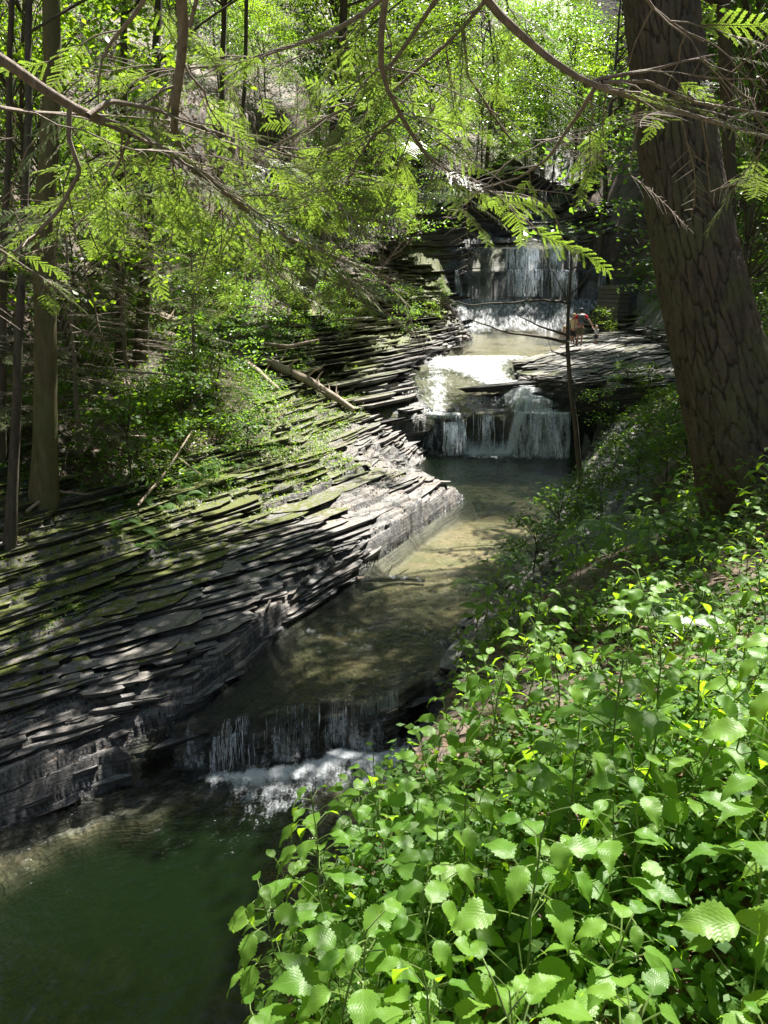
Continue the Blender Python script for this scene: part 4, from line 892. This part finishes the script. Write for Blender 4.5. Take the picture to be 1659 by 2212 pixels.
# small hemlock trees with grey sprays and dead twigs on the left bank
def small_hemlock(loc, h, label, seed, green=.6):
    root = empty('young_hemlock', tuple(loc), label, 'tree'); r_ = np.random.default_rng(seed); wd = MB(); nd = MB()
    C = curve([(0, 0, -.3), (.1, 0, h * .5), (.15, .1, h)], 16, .01, seed); wd.tube(C, np.linspace(.07, .02, 16), 8)
    for q in range(int(h * 13)):
        f = r_.uniform(.12, .95); p = C[int(f * 15)]; th = r_.random() * 6.28; l = (1.9 - 1.2 * f) * r_.uniform(.5, 1.1); d = np.array([math.cos(th), math.sin(th), -.05]); e = p + d * l + np.array([0, 0, -.2 * l])
        c = curve([p, (p + e) / 2 + np.array([0, 0, .1 * l]), e], 9, .05, q); wd.tube(c, np.linspace(.012, .002, 9), 4); g = r_.random() < green * (.4 + .8 * f)
        for k in range(3, 9):
            for s_ in (1, -1):
                dd = d + s_ * np.array([-d[1], d[0], 0]) * r_.uniform(.5, 1.2); sc_ = r_.uniform(.6, 1.3)
                if g: (wv, wq), (nv, nq) = SPR[int(r_.integers(0, 4))]; nd.add(xf(nv[::1], c[k], dd, sc_), nq)
                else: (wv, wq), _ = SPB[int(r_.integers(0, 2))]
                if g or r_.random() < .5: wd.add(xf(wv, c[k], dd, sc_), wq)
    wd.build('trunk', M['twig'], root, True); nd.build('needles', M['needle'], root)
small_hemlock(on_ground(175, 985), 4.6, 'young hemlock with bare lower twigs beside the pale trunk', 1, .5)
small_hemlock(on_ground(420, 860), 3.6, 'grey green young hemlock with sagging sprays left of the fallen log', 2, .75)
small_hemlock(on_ground(270, 800), 4.0, 'young hemlock with sunlit sprays below the pair of dark trunks', 3, .7)
small_hemlock(on_ground(-30, 1000), 5.0, 'young hemlock with dead twigs at the left edge of the woods', 4, .5)
small_hemlock(on_ground(330, 620), 5.5, 'young hemlock standing in shade below the cliff', 5, .6)

# ------------------------------------------------------------------ logs and dead wood
def log(name, label, pts, wpx, m_='deadwood', stubs=6, lift=.0, ground=True, cat='log', group=None):
    P = []
    for (px, py, dz) in pts:
        g = on_ground(px, py); P.append(g + np.array([0, 0, dz]))
    P = np.array(P); dep = P[:, 1] * ct - P[:, 2] * st; rad = np.array(wpx) / 2 / F * dep; root = empty(name, tuple(P[0]), label, cat, group); C = curve(P, 20, .01, len(label)) - P[0]
    rr = np.interp(np.linspace(0, 1, 20), np.linspace(0, 1, len(rad)), rad); mb = MB(); mb.tube(C, rr, 10); r_ = np.random.default_rng(len(label))
    for s_ in (0, -1): # end caps
        c = C[s_]; ring = mb.V[0].reshape(20, 10, 3)[s_]; mb.add(np.vstack([ring, c]), T=[[i, (i + 1) % 10, 10] for i in range(10)])
    mb.build('stem', M[m_], root, True)
    if stubs:
        for q in range(stubs):
            sb = MB(); k = int(r_.integers(2, 18)); d = r_.normal(size=3); d[2] = abs(d[2]); d /= np.linalg.norm(d); l = r_.uniform(.12, .5) * rr[k] / .08; sb.tube(curve([C[k], C[k] + d * l * .5, C[k] + d * l + np.array([.05, 0, .04])], 5, .1, q), np.linspace(rr[k] * .35, rr[k] * .1, 5), 5)
            sb.build('branch_stub', M[m_], root, True)
log('fallen_log', 'pale knobby fallen log sloping down to the mossy rock', [(585, 800, .25), (680, 850, .3), (765, 896, .25)], [20, 18, 13], stubs=16)
log('fallen_log', 'thin pale broken log leaning just left of the knobby one', [(505, 780, .25), (555, 818, .25), (602, 852, .15)], [14, 13, 9], stubs=6)
log('fallen_log', 'long brown fallen log in leaf litter below the trunk pair', [(345, 690, .15), (410, 725, .2), (465, 755, .2)], [20, 24, 24], stubs=4)
log('fallen_log', 'slender pale pole lying across the undergrowth', [(488, 757, .35), (580, 742, .6)], [12, 8], stubs=2)
log('dead_branch', 'forked dry branch standing over the knobby log', [(575, 765, .35), (625, 790, .7), (690, 800, 1.1)], [9, 7, 4], stubs=5, cat='branch')
log('driftwood', 'dark wet stick lying across the shallow rapids', [(770, 1262, .08), (850, 1258, .10), (918, 1262, .08)], [12, 14, 9], 'bark', 3, cat='branch')
log('dead_branch', 'crooked dry branch on the ground beneath the pale trunk', [(60, 1120, .1), (120, 1085, .25), (200, 1080, .2)], [8, 7, 4], stubs=6, cat='branch')
for k, (q, lb) in enumerate([([(240, 990, .5), (330, 1010, .7), (440, 1060, .4)], 'long grey dry branch in shadow below the young hemlocks'), ([(300, 1110, .2), (370, 1060, .6), (420, 1010, .9)], 'upright thin dry branch near the ferns'), ([(250, 880, .9), (350, 895, 1.0), (470, 905, .9)], 'straight dead bough with fine twigs over the dark undergrowth')]):
    log('dead_branch', lb, q, [6, 5, 3], stubs=10, cat='branch')
# dead sapling in front of the far path
def sapling():
    Y = 19.0; P = np.array([pw(*p) for p in [(1262, 1010, Y), (1245, 940, Y), (1232, 840, Y), (1226, 750, Y), (1228, 660, Y), (1236, 570, Y), (1232, 515, Y)]]); P[0, 2] = gz(P[0, 0], Y) - .2
    root = empty('dead_sapling', tuple(P[0]), 'dark leafless sapling rising in front of the hikers and falls', 'tree'); o = P[0]
    mb = MB(); mb.tube(curve(P, 24, .004, 3) - o, np.interp(np.linspace(0, 1, 24), [0, .3, .6, 1], [.075, .062, .05, .016]), 8); mb.build('trunk', M['bark'], root, True)
    for n_, (q, w) in enumerate([([(1228, 655), (1190, 648), (1100, 652), (1000, 660), (985, 650)], .035), ([(1228, 740), (1160, 727), (1080, 716), (1010, 688)], .04), ([(1226, 725), (1170, 706), (1122, 684)], .035),
                    ([(1226, 770), (1190, 758)], .035), ([(1228, 660), (1200, 600), (1180, 560), (1170, 500)], .018), ([(1236, 580), (1290, 560), (1300, 500)], .018), ([(1228, 640), (1270, 600), (1285, 540), (1283, 480)], .02), ([(1228, 750), (1246, 745), (1240, 700)], .02),
                    ([(1190, 650), (1180, 720), (1195, 770)], .01), ([(1190, 560), (1200, 640), (1185, 720)], .01), ([(1130, 652), (1100, 690), (1085, 712)], .01)]):
        c = curve([pw(a, b, Y - .1 * n_ % .3) for a, b in q], 14, .02, n_); m2 = MB(); m2.tube(c - o, np.linspace(w, w * .3, 14), 5); m2.build('branch', M['bark'], root, True)
sapling()
def twig():
    P = [pw(1208, 1640, 3.0), pw(1215, 1740, 2.75), pw(1255, 1812, 2.55), pw(1400, 1855, 2.3), pw(1570, 1882, 2.15)]
    C = curve(P, 30, .015, 9); mb = MB(); mb.tube(C, np.linspace(.004, .006, 30), 6); o = mb.build('bare_vine', M['deadwood'], smooth=True); tag(o, 'thin bare curving vine stem lying over the nettle leaves', 'vine')
twig()

# ------------------------------------------------------------------ stone staircase right of the far falls
def stairs():
    a = pw(1345, 695, 52); x0 = a[0]; z0 = gz(x0 + .5, 50.5); root = empty('stone_staircase', (x0, 51, z0), 'dark stone staircase climbing beside the farthest falls behind the big trunk', 'staircase')
    st_m = simple('dark_stone', (.16, .155, .145), .8, .8, 3)
    n = 14; zt = pw(1345, 598, 55)[2]; rise = (zt - z0) / n
    for i in range(n):
        mb = MB(); mb.box((0, i * .33, -1), (3.6 + .1 * rng.normal(), (i + 1) * .33 + .05, (i + 1) * rise + .01 * rng.normal())); s = mb.build('step', st_m, root); bv = s.modifiers.new('b', 'BEVEL'); bv.width = .03; bv.segments = 2
    mb = MB()
    for k in range(9):
        mb.box((-.75 + rng.normal() * .04, -.3 + rng.normal() * .05, -1 + k * .28), (-.03 + 0.0 * k, n * .33 + .2, -1 + k * .28 + .262 + rng.uniform(-.01, .012)))
    s = mb.build('side_wall', st_m, root); bv = s.modifiers.new('b', 'BEVEL'); bv.width = .03; bv.segments = 2
stairs()

# ------------------------------------------------------------------ ferns
def fern_proto(name, nf, L, seed):
    r_ = np.random.default_rng(seed); root = empty(name, (0, 0, 0), 'x', 'fern'); lv = MB(); sm_ = MB()
    for q in range(nf):
        th = q / nf * 6.28 + r_.normal() * .25; l = L * r_.uniform(.75, 1.1); t = np.linspace(0, 1, 20); rad = l * (t * .85); z = l * (.75 * t - .85 * t ** 2.3)
        P = np.stack([np.cos(th) * rad, np.sin(th) * rad, z], 1); sm_.tube(P, np.linspace(.003, .001, 20), 3); S = np.array([-math.sin(th), math.cos(th), 0])
        for k in np.linspace(.12, .99, 26):
            p = np.array([np.interp(k, t, P[:, i]) for i in range(3)]); w = l * .22 * math.sin(math.pi * (k * .8 + .18)) ** .8; D = np.array([math.cos(th), math.sin(th), -.2])
            for s_ in (1, -1):
                e = p + S * s_ * w + D * w * .35 + np.array([0, 0, -.15 * w]); b = D * l * .013; md = (p + e) / 2
                lv.add(np.array([p - b * .7, md - b * 1.2, e, md + b * 1.2, p + b * .7]), T=[[0, 1, 4], [1, 3, 4], [1, 2, 3]])
    lv.build('fronds', M['fern'], root); sm_.build('stems', M['stem'], root); return root
FP = [fern_proto('fern', 9, .55, 1), fern_proto('fern', 7, .7, 2)]
FA = [(1020, 1250, 'r'), (1060, 1230, 'r'), (1100, 1200, 'r'), (1140, 1190, 'r'), (1180, 1170, 'r'), (1220, 1140, 'r'), (1120, 1240, 'r'), (1160, 1215, 'r'), (1260, 1090, 'r'), (1300, 1080, 'r'), (1210, 1100, 'r'), (1390, 1080, 'r'), (1340, 1050, 'r'), (1280, 1000, 'r'), (1310, 940, 'r'), (1350, 960, 'r'), (1400, 1000, 'r'), (1230, 1180, 'r'), (1430, 1060, 'r'),
      (290, 1130, 'l'), (320, 1165, 'l'), (260, 1115, 'l'), (430, 1040, 'l'), (390, 1060, 'l'), (350, 1080, 'l'), (480, 1020, 'l'), (300, 1070, 'l'), (520, 990, 'l'), (440, 1000, 'l'), (240, 1060, 'l'), (400, 1010, 'l')]
for n_, (px, py, s_) in enumerate(FA):
    P = on_ground(px, py + 12)
    if s_ == 'r': la, gr = 'dark green fern overhanging the water from the steep right bank', 'ferns on the steep right bank'
    else: la, gr = 'fern at the edge of the mossy rock on the left bank', 'ferns on the mossy left bank'
    place(FP, n_ % 2, tuple(P), rng.random() * 6.28, float(rng.uniform(.8, 1.4)), la, gr)
for px, py, Y, la in [(1350, 1190, 6.6, 'pale green fern lit by sun at the upper rim of the nettle patch')]:
    x, y, z = pw(px, py, Y); place(FP, 1, (x, y, gz(x, y) + .2), 1.0, 1.0, la, None)
for (x, y) in [(2.7, 6.4), (2.3, 5.9), (3.6, 5.6), (1.9, 4.4), (2.9, 4.6), (4.1, 6.4)]:
    place(FP, 0, (x, y, gz(x, y) + .1), x * 5, .9, 'fern growing up among the nettles of the near bank', 'ferns among the nettles')

# ------------------------------------------------------------------ undergrowth (uncountable)
def rosettes(n, fn, hrange, nleaf, size, name, mt, kind='stuff', label=None, dens=None):
    """fn(n) -> points on ground"""
    P = fn(n); mb = MB()
    m = len(P); k = nleaf; th = rng.random((m, k)) * 6.28; h = rng.uniform(*hrange, (m, 1)) * rng.uniform(.4, 1, (m, k)); rr = rng.uniform(.02, .16, (m, k)) * (size / .08)
    C = np.stack([P[:, 0:1] + np.cos(th) * rr, P[:, 1:2] + np.sin(th) * rr, P[:, 2:3] + h], -1).reshape(-1, 3)
    nn = np.stack([np.cos(th) * .5, np.sin(th) * .5, np.ones_like(th)], -1).reshape(-1, 3) + rng.normal(size=(m * k, 3)) * .3
    V, Q = kites(C, nn, size * rng.uniform(.5, 1.3, m * k), .6); mb.add(V, Q); o = mb.build(name, M[mt]); o['kind'] = 'stuff'; return o
def pts_in(n, cond, xr, yr, lim=1.0):
    out = []
    tot = 0
    while tot < n:
        x = rng.uniform(*xr, 20000); y = yr[0] + (yr[1] - yr[0]) * rng.random(20000) ** 1.25; z, u, rk, w, din = height(x, y); px, py = project(np.stack([x, y, z], 1))
        m = cond(x, y, u, rk) & (px > -150) & (px < 1800) & (py < 2300) & (fbm(x * .5, y * .5, 3, 400) + rng.normal(size=20000) * .25 > -.05)
        out.append(np.stack([x, y, z], 1)[m]); tot += m.sum()
    return np.concatenate(out)[:n]
left = lambda x, y, u, rk: (u < 3.15) & (rk < .75)
rosettes(9000, lambda n: pts_in(n, left, (-22, 3), (10, 50)), (.05, .35), 8, .09, 'undergrowth', 'herb')
rosettes(5500, lambda n: pts_in(n, lambda x, y, u, rk: (u > 2.7) & (u < 4.05), (-12, 3), (9, 30)), (.02, .14), 7, .05, 'undergrowth', 'maple')
rosettes(7000, lambda n: pts_in(n, lambda x, y, u, rk: (u > 9.25) & (y > 8.0) & ((y < 26) | (u > 11)), (0, 28), (8, 62)), (.05, .4), 8, .10, 'undergrowth', 'herb')
rosettes(3600, lambda n: pts_in(n, lambda x, y, u, rk: (u > 9.7) & (y < 9) & (x > -.6), (-.6, 9), (.8, 9)), (.04, .26), 7, .055, 'undergrowth', 'herb')
# dry leaves
def litter(n, cond, xr, yr, size, name='leaf_litter'):
    P = pts_in(n, cond, xr, yr); nn = np.stack([rng.normal(size=n) * .5, rng.normal(size=n) * .5, np.ones(n)], 1); V, Q = kites(P + np.array([0, 0, .012]), nn, size * rng.uniform(.6, 1.3, n), .7)
    mb = MB(); mb.add(V, Q); o = mb.build(name, M['dry']); o['kind'] = 'stuff'
litter(9000, lambda x, y, u, rk: (u > 9.5) & (x > -.7), (-.7, 8), (.6, 9), .075)
litter(1500, lambda x, y, u, rk: (u > 3) & (u < 5.3), (-10, 2), (8, 24), .07)
litter(16000, lambda x, y, u, rk: (u < 3.3), (-18, 3), (10, 42), .12)

# ------------------------------------------------------------------ wood nettles of the near bank
def leaf_blade(L, Wd, seed, curl=.5, fold=.25):
    r_ = np.random.default_rng(seed); n = 24; t = np.linspace(0, 1, n); w = Wd * .5 * (t ** .5) * (1 - t) ** 1.5 / .31 * (1 + .25 * np.sin(math.pi * t))/1.2; w[-1] = 0; w[0] = .004
    w = w * (1 + .085 * np.where(np.arange(n) % 2 == 0, 1, -1) * (t > .06) * (t < .95))
    x = L * (t - .10 * t ** 3); z = -curl * L * t ** 2 * .55 + .06 * L * np.sin(t * 3)
    mid = np.stack([x, 0 * t, z], 1); wav = .05 * Wd * np.sin(t * 14 + r_.random() * 6)
    qt = lambda f, s: np.stack([x + .10 * w * f, s * w * f, z + fold * w * f - .25 * fold * w * f * f * 2 + wav * f * s], 1)
    rows = [qt(1, 1), qt(.5, 1), mid, qt(.5, -1), qt(1, -1)]; V = np.stack(rows, 1).reshape(-1, 3)
    U = np.stack([np.tile([0, .25, .5, .75, 1.0], n), np.repeat(t, 5)], 1)
    i, j = np.meshgrid(np.arange(n - 1), np.arange(4), indexing='ij'); Q = np.stack([i * 5 + j, (i + 1) * 5 + j, (i + 1) * 5 + j + 1, i * 5 + j + 1], -1).reshape(-1, 4)
    return V, Q, U
def nettle(h, nl, size, seed):
    r_ = np.random.default_rng(seed); root = empty('nettle_plant', (0, 0, 0), 'x', 'plant'); lv = MB(); sm_ = MB()
    ln = r_.uniform(.05, .2); C = curve([(0, 0, -.05), (ln * .3, 0, h * .5), (ln, 0, h)], 12, .03, seed); sm_.tube(C, np.linspace(.0042, .0022, 12), 6)
    for q in range(nl):
        f = 1 - (q / nl) ** 1.15 * .72; p = C[min(11, int(f * 11))]; th = q * 2.4 + r_.normal() * .3; pl = (.03 + .06 * (1 - f) * 2 + .02) * size / .12; up = .55
        e = p + np.array([math.cos(th) * pl, math.sin(th) * pl, pl * up]); sm_.tube(curve([p, (p + e) / 2 + np.array([0, 0, .004]), e], 5), [.0018] * 5, 4)
        L = size * (.55 + .75 * math.sin(math.pi * min(1, (q + .8) / nl * .9))) * r_.uniform(.85, 1.1); V, Q, U = leaf_blade(L, L * r_.uniform(.42, .54), seed * 31 + q, r_.uniform(.15, .75), r_.uniform(.1, .45))
        pit = r_.uniform(-.75, .15); d = np.array([math.cos(th) * math.cos(pit), math.sin(th) * math.cos(pit), math.sin(pit)]); lv.add(xf(V, e, d, 1.0, r_.normal() * .25), Q, U=U)
    lv.build('leaves', M['nettle'], root, True); 
    for q in range(3):   # small pale flower sprays in the leaf axils
        p = C[9 - q]; th = r_.random() * 6.28; e = p + np.array([math.cos(th) * .05, math.sin(th) * .05, .03]); sm_.tube(curve([p, e], 4), [.001] * 4, 3)
        B = e + r_.normal(size=(14, 3)) * .008; V, Q = kites(B, r_.normal(size=(14, 3)), .007, 1.0, r_); sm_.add(V, Q)
    sm_.build('stem', M['stem'], root); return root
NP = [nettle(.62, 17, .105, 1), nettle(.52, 15, .09, 2), nettle(.70, 17, .12, 3), nettle(.45, 16, .07, 4), nettle(.58, 16, .095, 5), nettle(.35, 14, .065, 6), nettle(.40, 16, .055, 7)]
G_N = 'nettle plants of the sunlit near bank'
cells = {}
spots = []
cy_ = .95 + 7.0 * rng.random(30000) ** .85; cx_ = rng.uniform(-.7, 4.8, 30000); cz_, cu_, _, _, _ = height(cx_, cy_)
cpx, cpy = project(np.stack([cx_, cy_, cz_ + .4], 1))
for x, y, z, u, px, py in zip(cx_, cy_, cz_, cu_, cpx, cpy):
    if len(spots) >= 298: break
    if u < 9.62 or (px < 600 and rng.random() < .75) or (u < 9.85 and rng.random() < .5) or not (-50 < px < 1800 and py < 2500) or math.hypot(x - 3.5, y - 7.0) < .55: continue
    md = .13 + .026 * y
    if any((x - a) ** 2 + (y - b) ** 2 < md * md for a, b in spots): continue
    if y < 1.6 and x > .9 and rng.random() < .4: continue
    if px < np.interp(py, [1250, 1330, 1450, 1550, 1650, 1750, 1850, 1950, 2250], [1150, 1010, 985, 975, 880, 745, 690, 640, 560]): continue
    spots.append((x, y))
for n_, (x, y) in enumerate(spots):
    z = gz(x, y); px, py = project(np.array([x, y, z + .4])); i = int(rng.integers(0, 7)) if y > 2.6 else int(rng.choice([0, 2, 4, 1, 2]))
    if px < 900 and py > 1500: la, gr = 'leafy nettle leaning out from the near bank over the dark pool', 'nettles at the pool edge of the near bank'
    elif py > 1750: la, gr = 'large leaved sunlit nettle in the front of the nettle patch', 'front nettles of the near bank'
    elif py > 1400: la, gr = 'sunlit nettle in the dense middle of the nettle patch', 'middle nettles of the near bank'
    else: la, gr = 'nettle at the far rim of the nettle patch below the leaning trunk', 'far nettles of the near bank'
    s = float(rng.uniform(.8, 1.15)) * (1.0 if y < 3.5 else .9)
    lean = .25 if x < rx(y) + 1.6 else .08
    o = place(NP, i, (x, y, z), 0.0, s, la, gr); o.rotation_euler = (rng.normal() * .12, -lean * rng.random() + rng.normal() * .06, rng.random() * 6.28)
print('nettles', len(spots))

# ------------------------------------------------------------------ people on the far ledge
def skin_mesh(name, J, E, Rd, m_, parent, sub=2, rootj=0):
    me = bpy.data.meshes.new(name); me.from_pydata([tuple(j) for j in J], E, []); o = bpy.data.objects.new(name, me); COL.objects.link(o); o.parent = parent
    me.materials.append(m_); s = o.modifiers.new('s', 'SKIN'); 
    for i, v in enumerate(me.skin_vertices[0].data):
        r_ = Rd[i]; v.radius = (r_, r_) if np.isscalar(r_) else r_; v.use_root = (i == rootj)
    s.use_smooth_shade = True; q = o.modifiers.new('u', 'SUBSURF'); q.levels = sub; q.render_levels = sub; return o
def ell(mb, c, r, n=12):
    th = np.linspace(0, math.pi, n); ph = np.linspace(0, 2 * math.pi, 2 * n, endpoint=False); T_, P_ = np.meshgrid(th, ph, indexing='ij')
    V = np.stack([c[0] + r[0] * np.sin(T_) * np.cos(P_), c[1] + r[1] * np.sin(T_) * np.sin(P_), c[2] + r[2] * np.cos(T_)], -1).reshape(-1, 3); m2 = 2 * n
    i, j = np.meshgrid(np.arange(n - 1), np.arange(m2), indexing='ij'); mb.add(V, np.stack([i * m2 + j, (i + 1) * m2 + j, (i + 1) * m2 + (j + 1) % m2, i * m2 + (j + 1) % m2], -1).reshape(-1, 4))
skin = simple('skin', (.42, .25, .18), .6, .1)
def person(loc, H, label, shirt, shorts, hair, rz=0, lhand=None, rhand=None, cap=None, pack=None, shoes=(.03, .03, .035), group=None, child=False, stride=.08):
    """faces +Y (back to the camera); hands given as local points"""
    root = empty('person', tuple(loc), label, 'person', group); k = H / 1.8; root.rotation_euler = (0, 0, rz)
    hd = .23 * k * (1.35 if child else 1.0); neck = H - hd - .03 * k; sh = neck - .05 * k; hip = .50 * H; w = .19 * k
    L = np.array(lhand if lhand is not None else (-.30 * k, .05, hip - .06)); Rh = np.array(rhand if rhand is not None else (.30 * k, .05, hip - .06))
    J = [(0, 0, hip), (0, 0, hip + .16 * k), (0, .01, sh - .10 * k), (0, 0, sh), (0, 0, neck + .02)]
    Rd = [(.15 * k, .11 * k), (.14 * k, .10 * k), (.17 * k, .11 * k), (.12 * k, .08 * k), .055 * k]
    E = [(0, 1), (1, 2), (2, 3), (3, 4)]
    def add(p, r_, fr): J.append(tuple(p)); Rd.append(r_); E.append((fr, len(J) - 1)); return len(J) - 1
    arms = []
    for s_, hnd in ((-1, L), (1, Rh)):
        a = add((s_ * w, 0, sh - .02 * k), .058 * k, 3); S_ = np.array(J[a]); el = (S_ + hnd) / 2 + np.array([s_ * .03 * k, -.04 * k, -.02]); b = add(el, .043 * k, a); c = add(hnd, .030 * k, b); arms.append((a, b, c)); dv = hnd - el; dv /= np.linalg.norm(dv) + 1e-9
        pm = add(hnd + dv * .06 * k, .032 * k, c)
        for f in range(4): e1 = add(np.array(J[pm]) + dv * .045 * k + np.array([(f - 1.5) * .019 * k, .01 * k, 0]), .009 * k, pm); add(np.array(J[e1]) + dv * .03 * k + np.array([0, .015 * k, 0]), .008 * k, e1)
        add(np.array(J[c]) + dv * .04 * k + np.array([-s_ * .04 * k, .02 * k, 0]), .011 * k, c)
    for s_ in (-1, 1):
        a = add((s_ * .09 * k, 0, hip - .04 * k), .085 * k, 0); b = add((s_ * .10 * k, s_ * stride * k + .02, .27 * H), .06 * k, a); c = add((s_ * .11 * k, s_ * stride * 1.6 * k, .07 * k), .038 * k, b); add((s_ * .12 * k, s_ * stride * 1.6 * k + .14 * k, .035 * k), .035 * k, c)
    skin_mesh('body', J, E, Rd, skin, root, 1)
    hz = H - hd / 2
    mb = MB(); ell(mb, (0, .01, hz), (hd * .36, hd * .43, hd * .52)); ell(mb, (0, .45 * hd, hz - .05 * hd), (.05 * hd, .06 * hd, .09 * hd), 6); ell(mb, (0, .40 * hd, hz - .26 * hd), (.12 * hd, .04 * hd, .03 * hd), 6)
    for s_ in (-1, 1): ell(mb, (s_ * .36 * hd, .02, hz - .03 * hd), (.05 * hd, .08 * hd, .13 * hd), 6)
    mb.build('head', skin, root, True)
    eb = MB()
    for s_ in (-1, 1): ell(eb, (s_ * .14 * hd, .41 * hd, hz + .03 * hd), (.05 * hd, .03 * hd, .03 * hd), 6)
    eb.build('eyes', simple('eye', (.03, .03, .03), .3), root, True)
    hb = MB(); ell(hb, (0, -.04 * hd, hz + .08 * hd), (hd * .40, hd * .45, hd * .50)); hb.build('hair', simple('hair', hair, .8, .5, 60), root, True)
    # shirt and shorts
    sj = [J[0], J[1], J[2], J[3]]; sr = [tuple(np.array(Rd[i]) * 1.14) for i in range(4)]; se = [(0, 1), (1, 2), (2, 3)]
    for (a, b, c) in arms: sj.append(J[a]); sr.append(.078 * k); se.append((3, len(sj) - 1)); sj.append(tuple(np.array(J[a]) * .35 + np.array(J[b]) * .65)); sr.append(.068 * k); se.append((len(sj) - 2, len(sj) - 1))
    skin_mesh('shirt', sj, se, sr, simple('shirt', shirt, .85, .3), root, 1)
    pj = [(0, 0, hip + .05 * k), (0, 0, hip - .05 * k)]; pr = [(.175 * k, .13 * k), (.17 * k, .135 * k)]; pe = [(0, 1)]
    for s_ in (-1, 1): pj.append((s_ * .10 * k, 0, hip - .12 * k)); pr.append(.115 * k); pe.append((1, len(pj) - 1)); pj.append((s_ * .105 * k, s_ * stride * .8 * k, .285 * H)); pr.append(.10 * k); pe.append((len(pj) - 2, len(pj) - 1))
    skin_mesh('shorts', pj, pe, pr, simple('shorts', shorts, .85, .3), root, 1)
    for s_ in (-1, 1):
        f = MB(); ell(f, (s_ * .115 * k, s_ * stride * 1.6 * k + .06 * k, .045 * k), (.055 * k, .15 * k, .055 * k), 8); f.build('shoe', simple('shoe', shoes, .7), root, True)
    if cap:
        c = MB(); ell(c, (0, -.01, hz + .20 * hd), (hd * .43, hd * .47, hd * .36)); ell(c, (0, .45 * hd, hz + .20 * hd), (hd * .30, hd * .28, hd * .04), 8); c.build('cap', simple('cap', cap, .8), root, True)
    if pack:
        pk = MB(); ell(pk, (0, -.20 * k, sh - .22 * k), (.17 * k, .13 * k, .29 * k), 14); ell(pk, (0, -.29 * k, sh - .32 * k), (.13 * k, .08 * k, .13 * k), 10); b = pk.build('backpack', simple('pack', pack, .7, .5), root, True)
        tp = MB(); ell(tp, (0, -.22 * k, sh - .02 * k), (.14 * k, .10 * k, .07 * k), 10); tp.build('top_pocket', simple('pack_light', (.32, .33, .36), .7), b, True)
        for s_ in (-1, 1): stp = MB(); stp.tube(curve([(s_ * .10 * k, -.12 * k, sh + .01), (s_ * .11 * k, .02, sh + .07 * k), (s_ * .12 * k, .13 * k, sh - .08 * k), (s_ * .13 * k, .05, sh - .35 * k)], 12), .02 * k, 6); stp.build('strap', simple('strap', (.05, .05, .06), .7), b, True)
    return root
A = on_ground(1251, 748); B = on_ground(1286, 742); 
A[1] = 40.0; A[0] = pw(1251, 747, 40.0)[0]; A[2] = gz(A[0], A[1]); B[1] = 40.3; B[0] = pw(1286, 742, 40.3)[0]; B[2] = gz(B[0], B[1])
person(A, 1.86, 'hiker seen from behind in red shirt, navy cap and grey backpack', (.52, .015, .03), (.11, .095, .065), (.05, .035, .02), rz=-.15, rhand=(.62, .12, .98), cap=(.015, .03, .06), pack=(.10, .105, .13))
person(B, .92, 'blond toddler in pale shirt and navy shorts holding the hand of the hiker', (.55, .62, .66), (.02, .02, .05), (.62, .5, .33), rz=.1, lhand=(-.17, .08, .80), child=True, shoes=(.25, .12, .1))
C_ = np.array([pw(1236, 744, 41.4)[0], 41.4, 0]); C_[2] = gz(C_[0], C_[1])
person(C_, 1.62, 'blond walker in pale yellow shirt and dark shorts beside the backpack hiker', (.62, .58, .34), (.02, .022, .025), (.5, .36, .16), rz=.1, lhand=(-.45, .1, .85))
D_ = np.array([pw(1217, 742, 41.2)[0], 41.2, 0]); D_[2] = gz(D_[0], D_[1])
person(D_, 1.15, 'child in pinkish white shirt mostly hidden behind the dead sapling', (.62, .5, .5), (.5, .5, .52), (.5, .38, .2), rz=0, rhand=(.22, .1, .85), child=True)
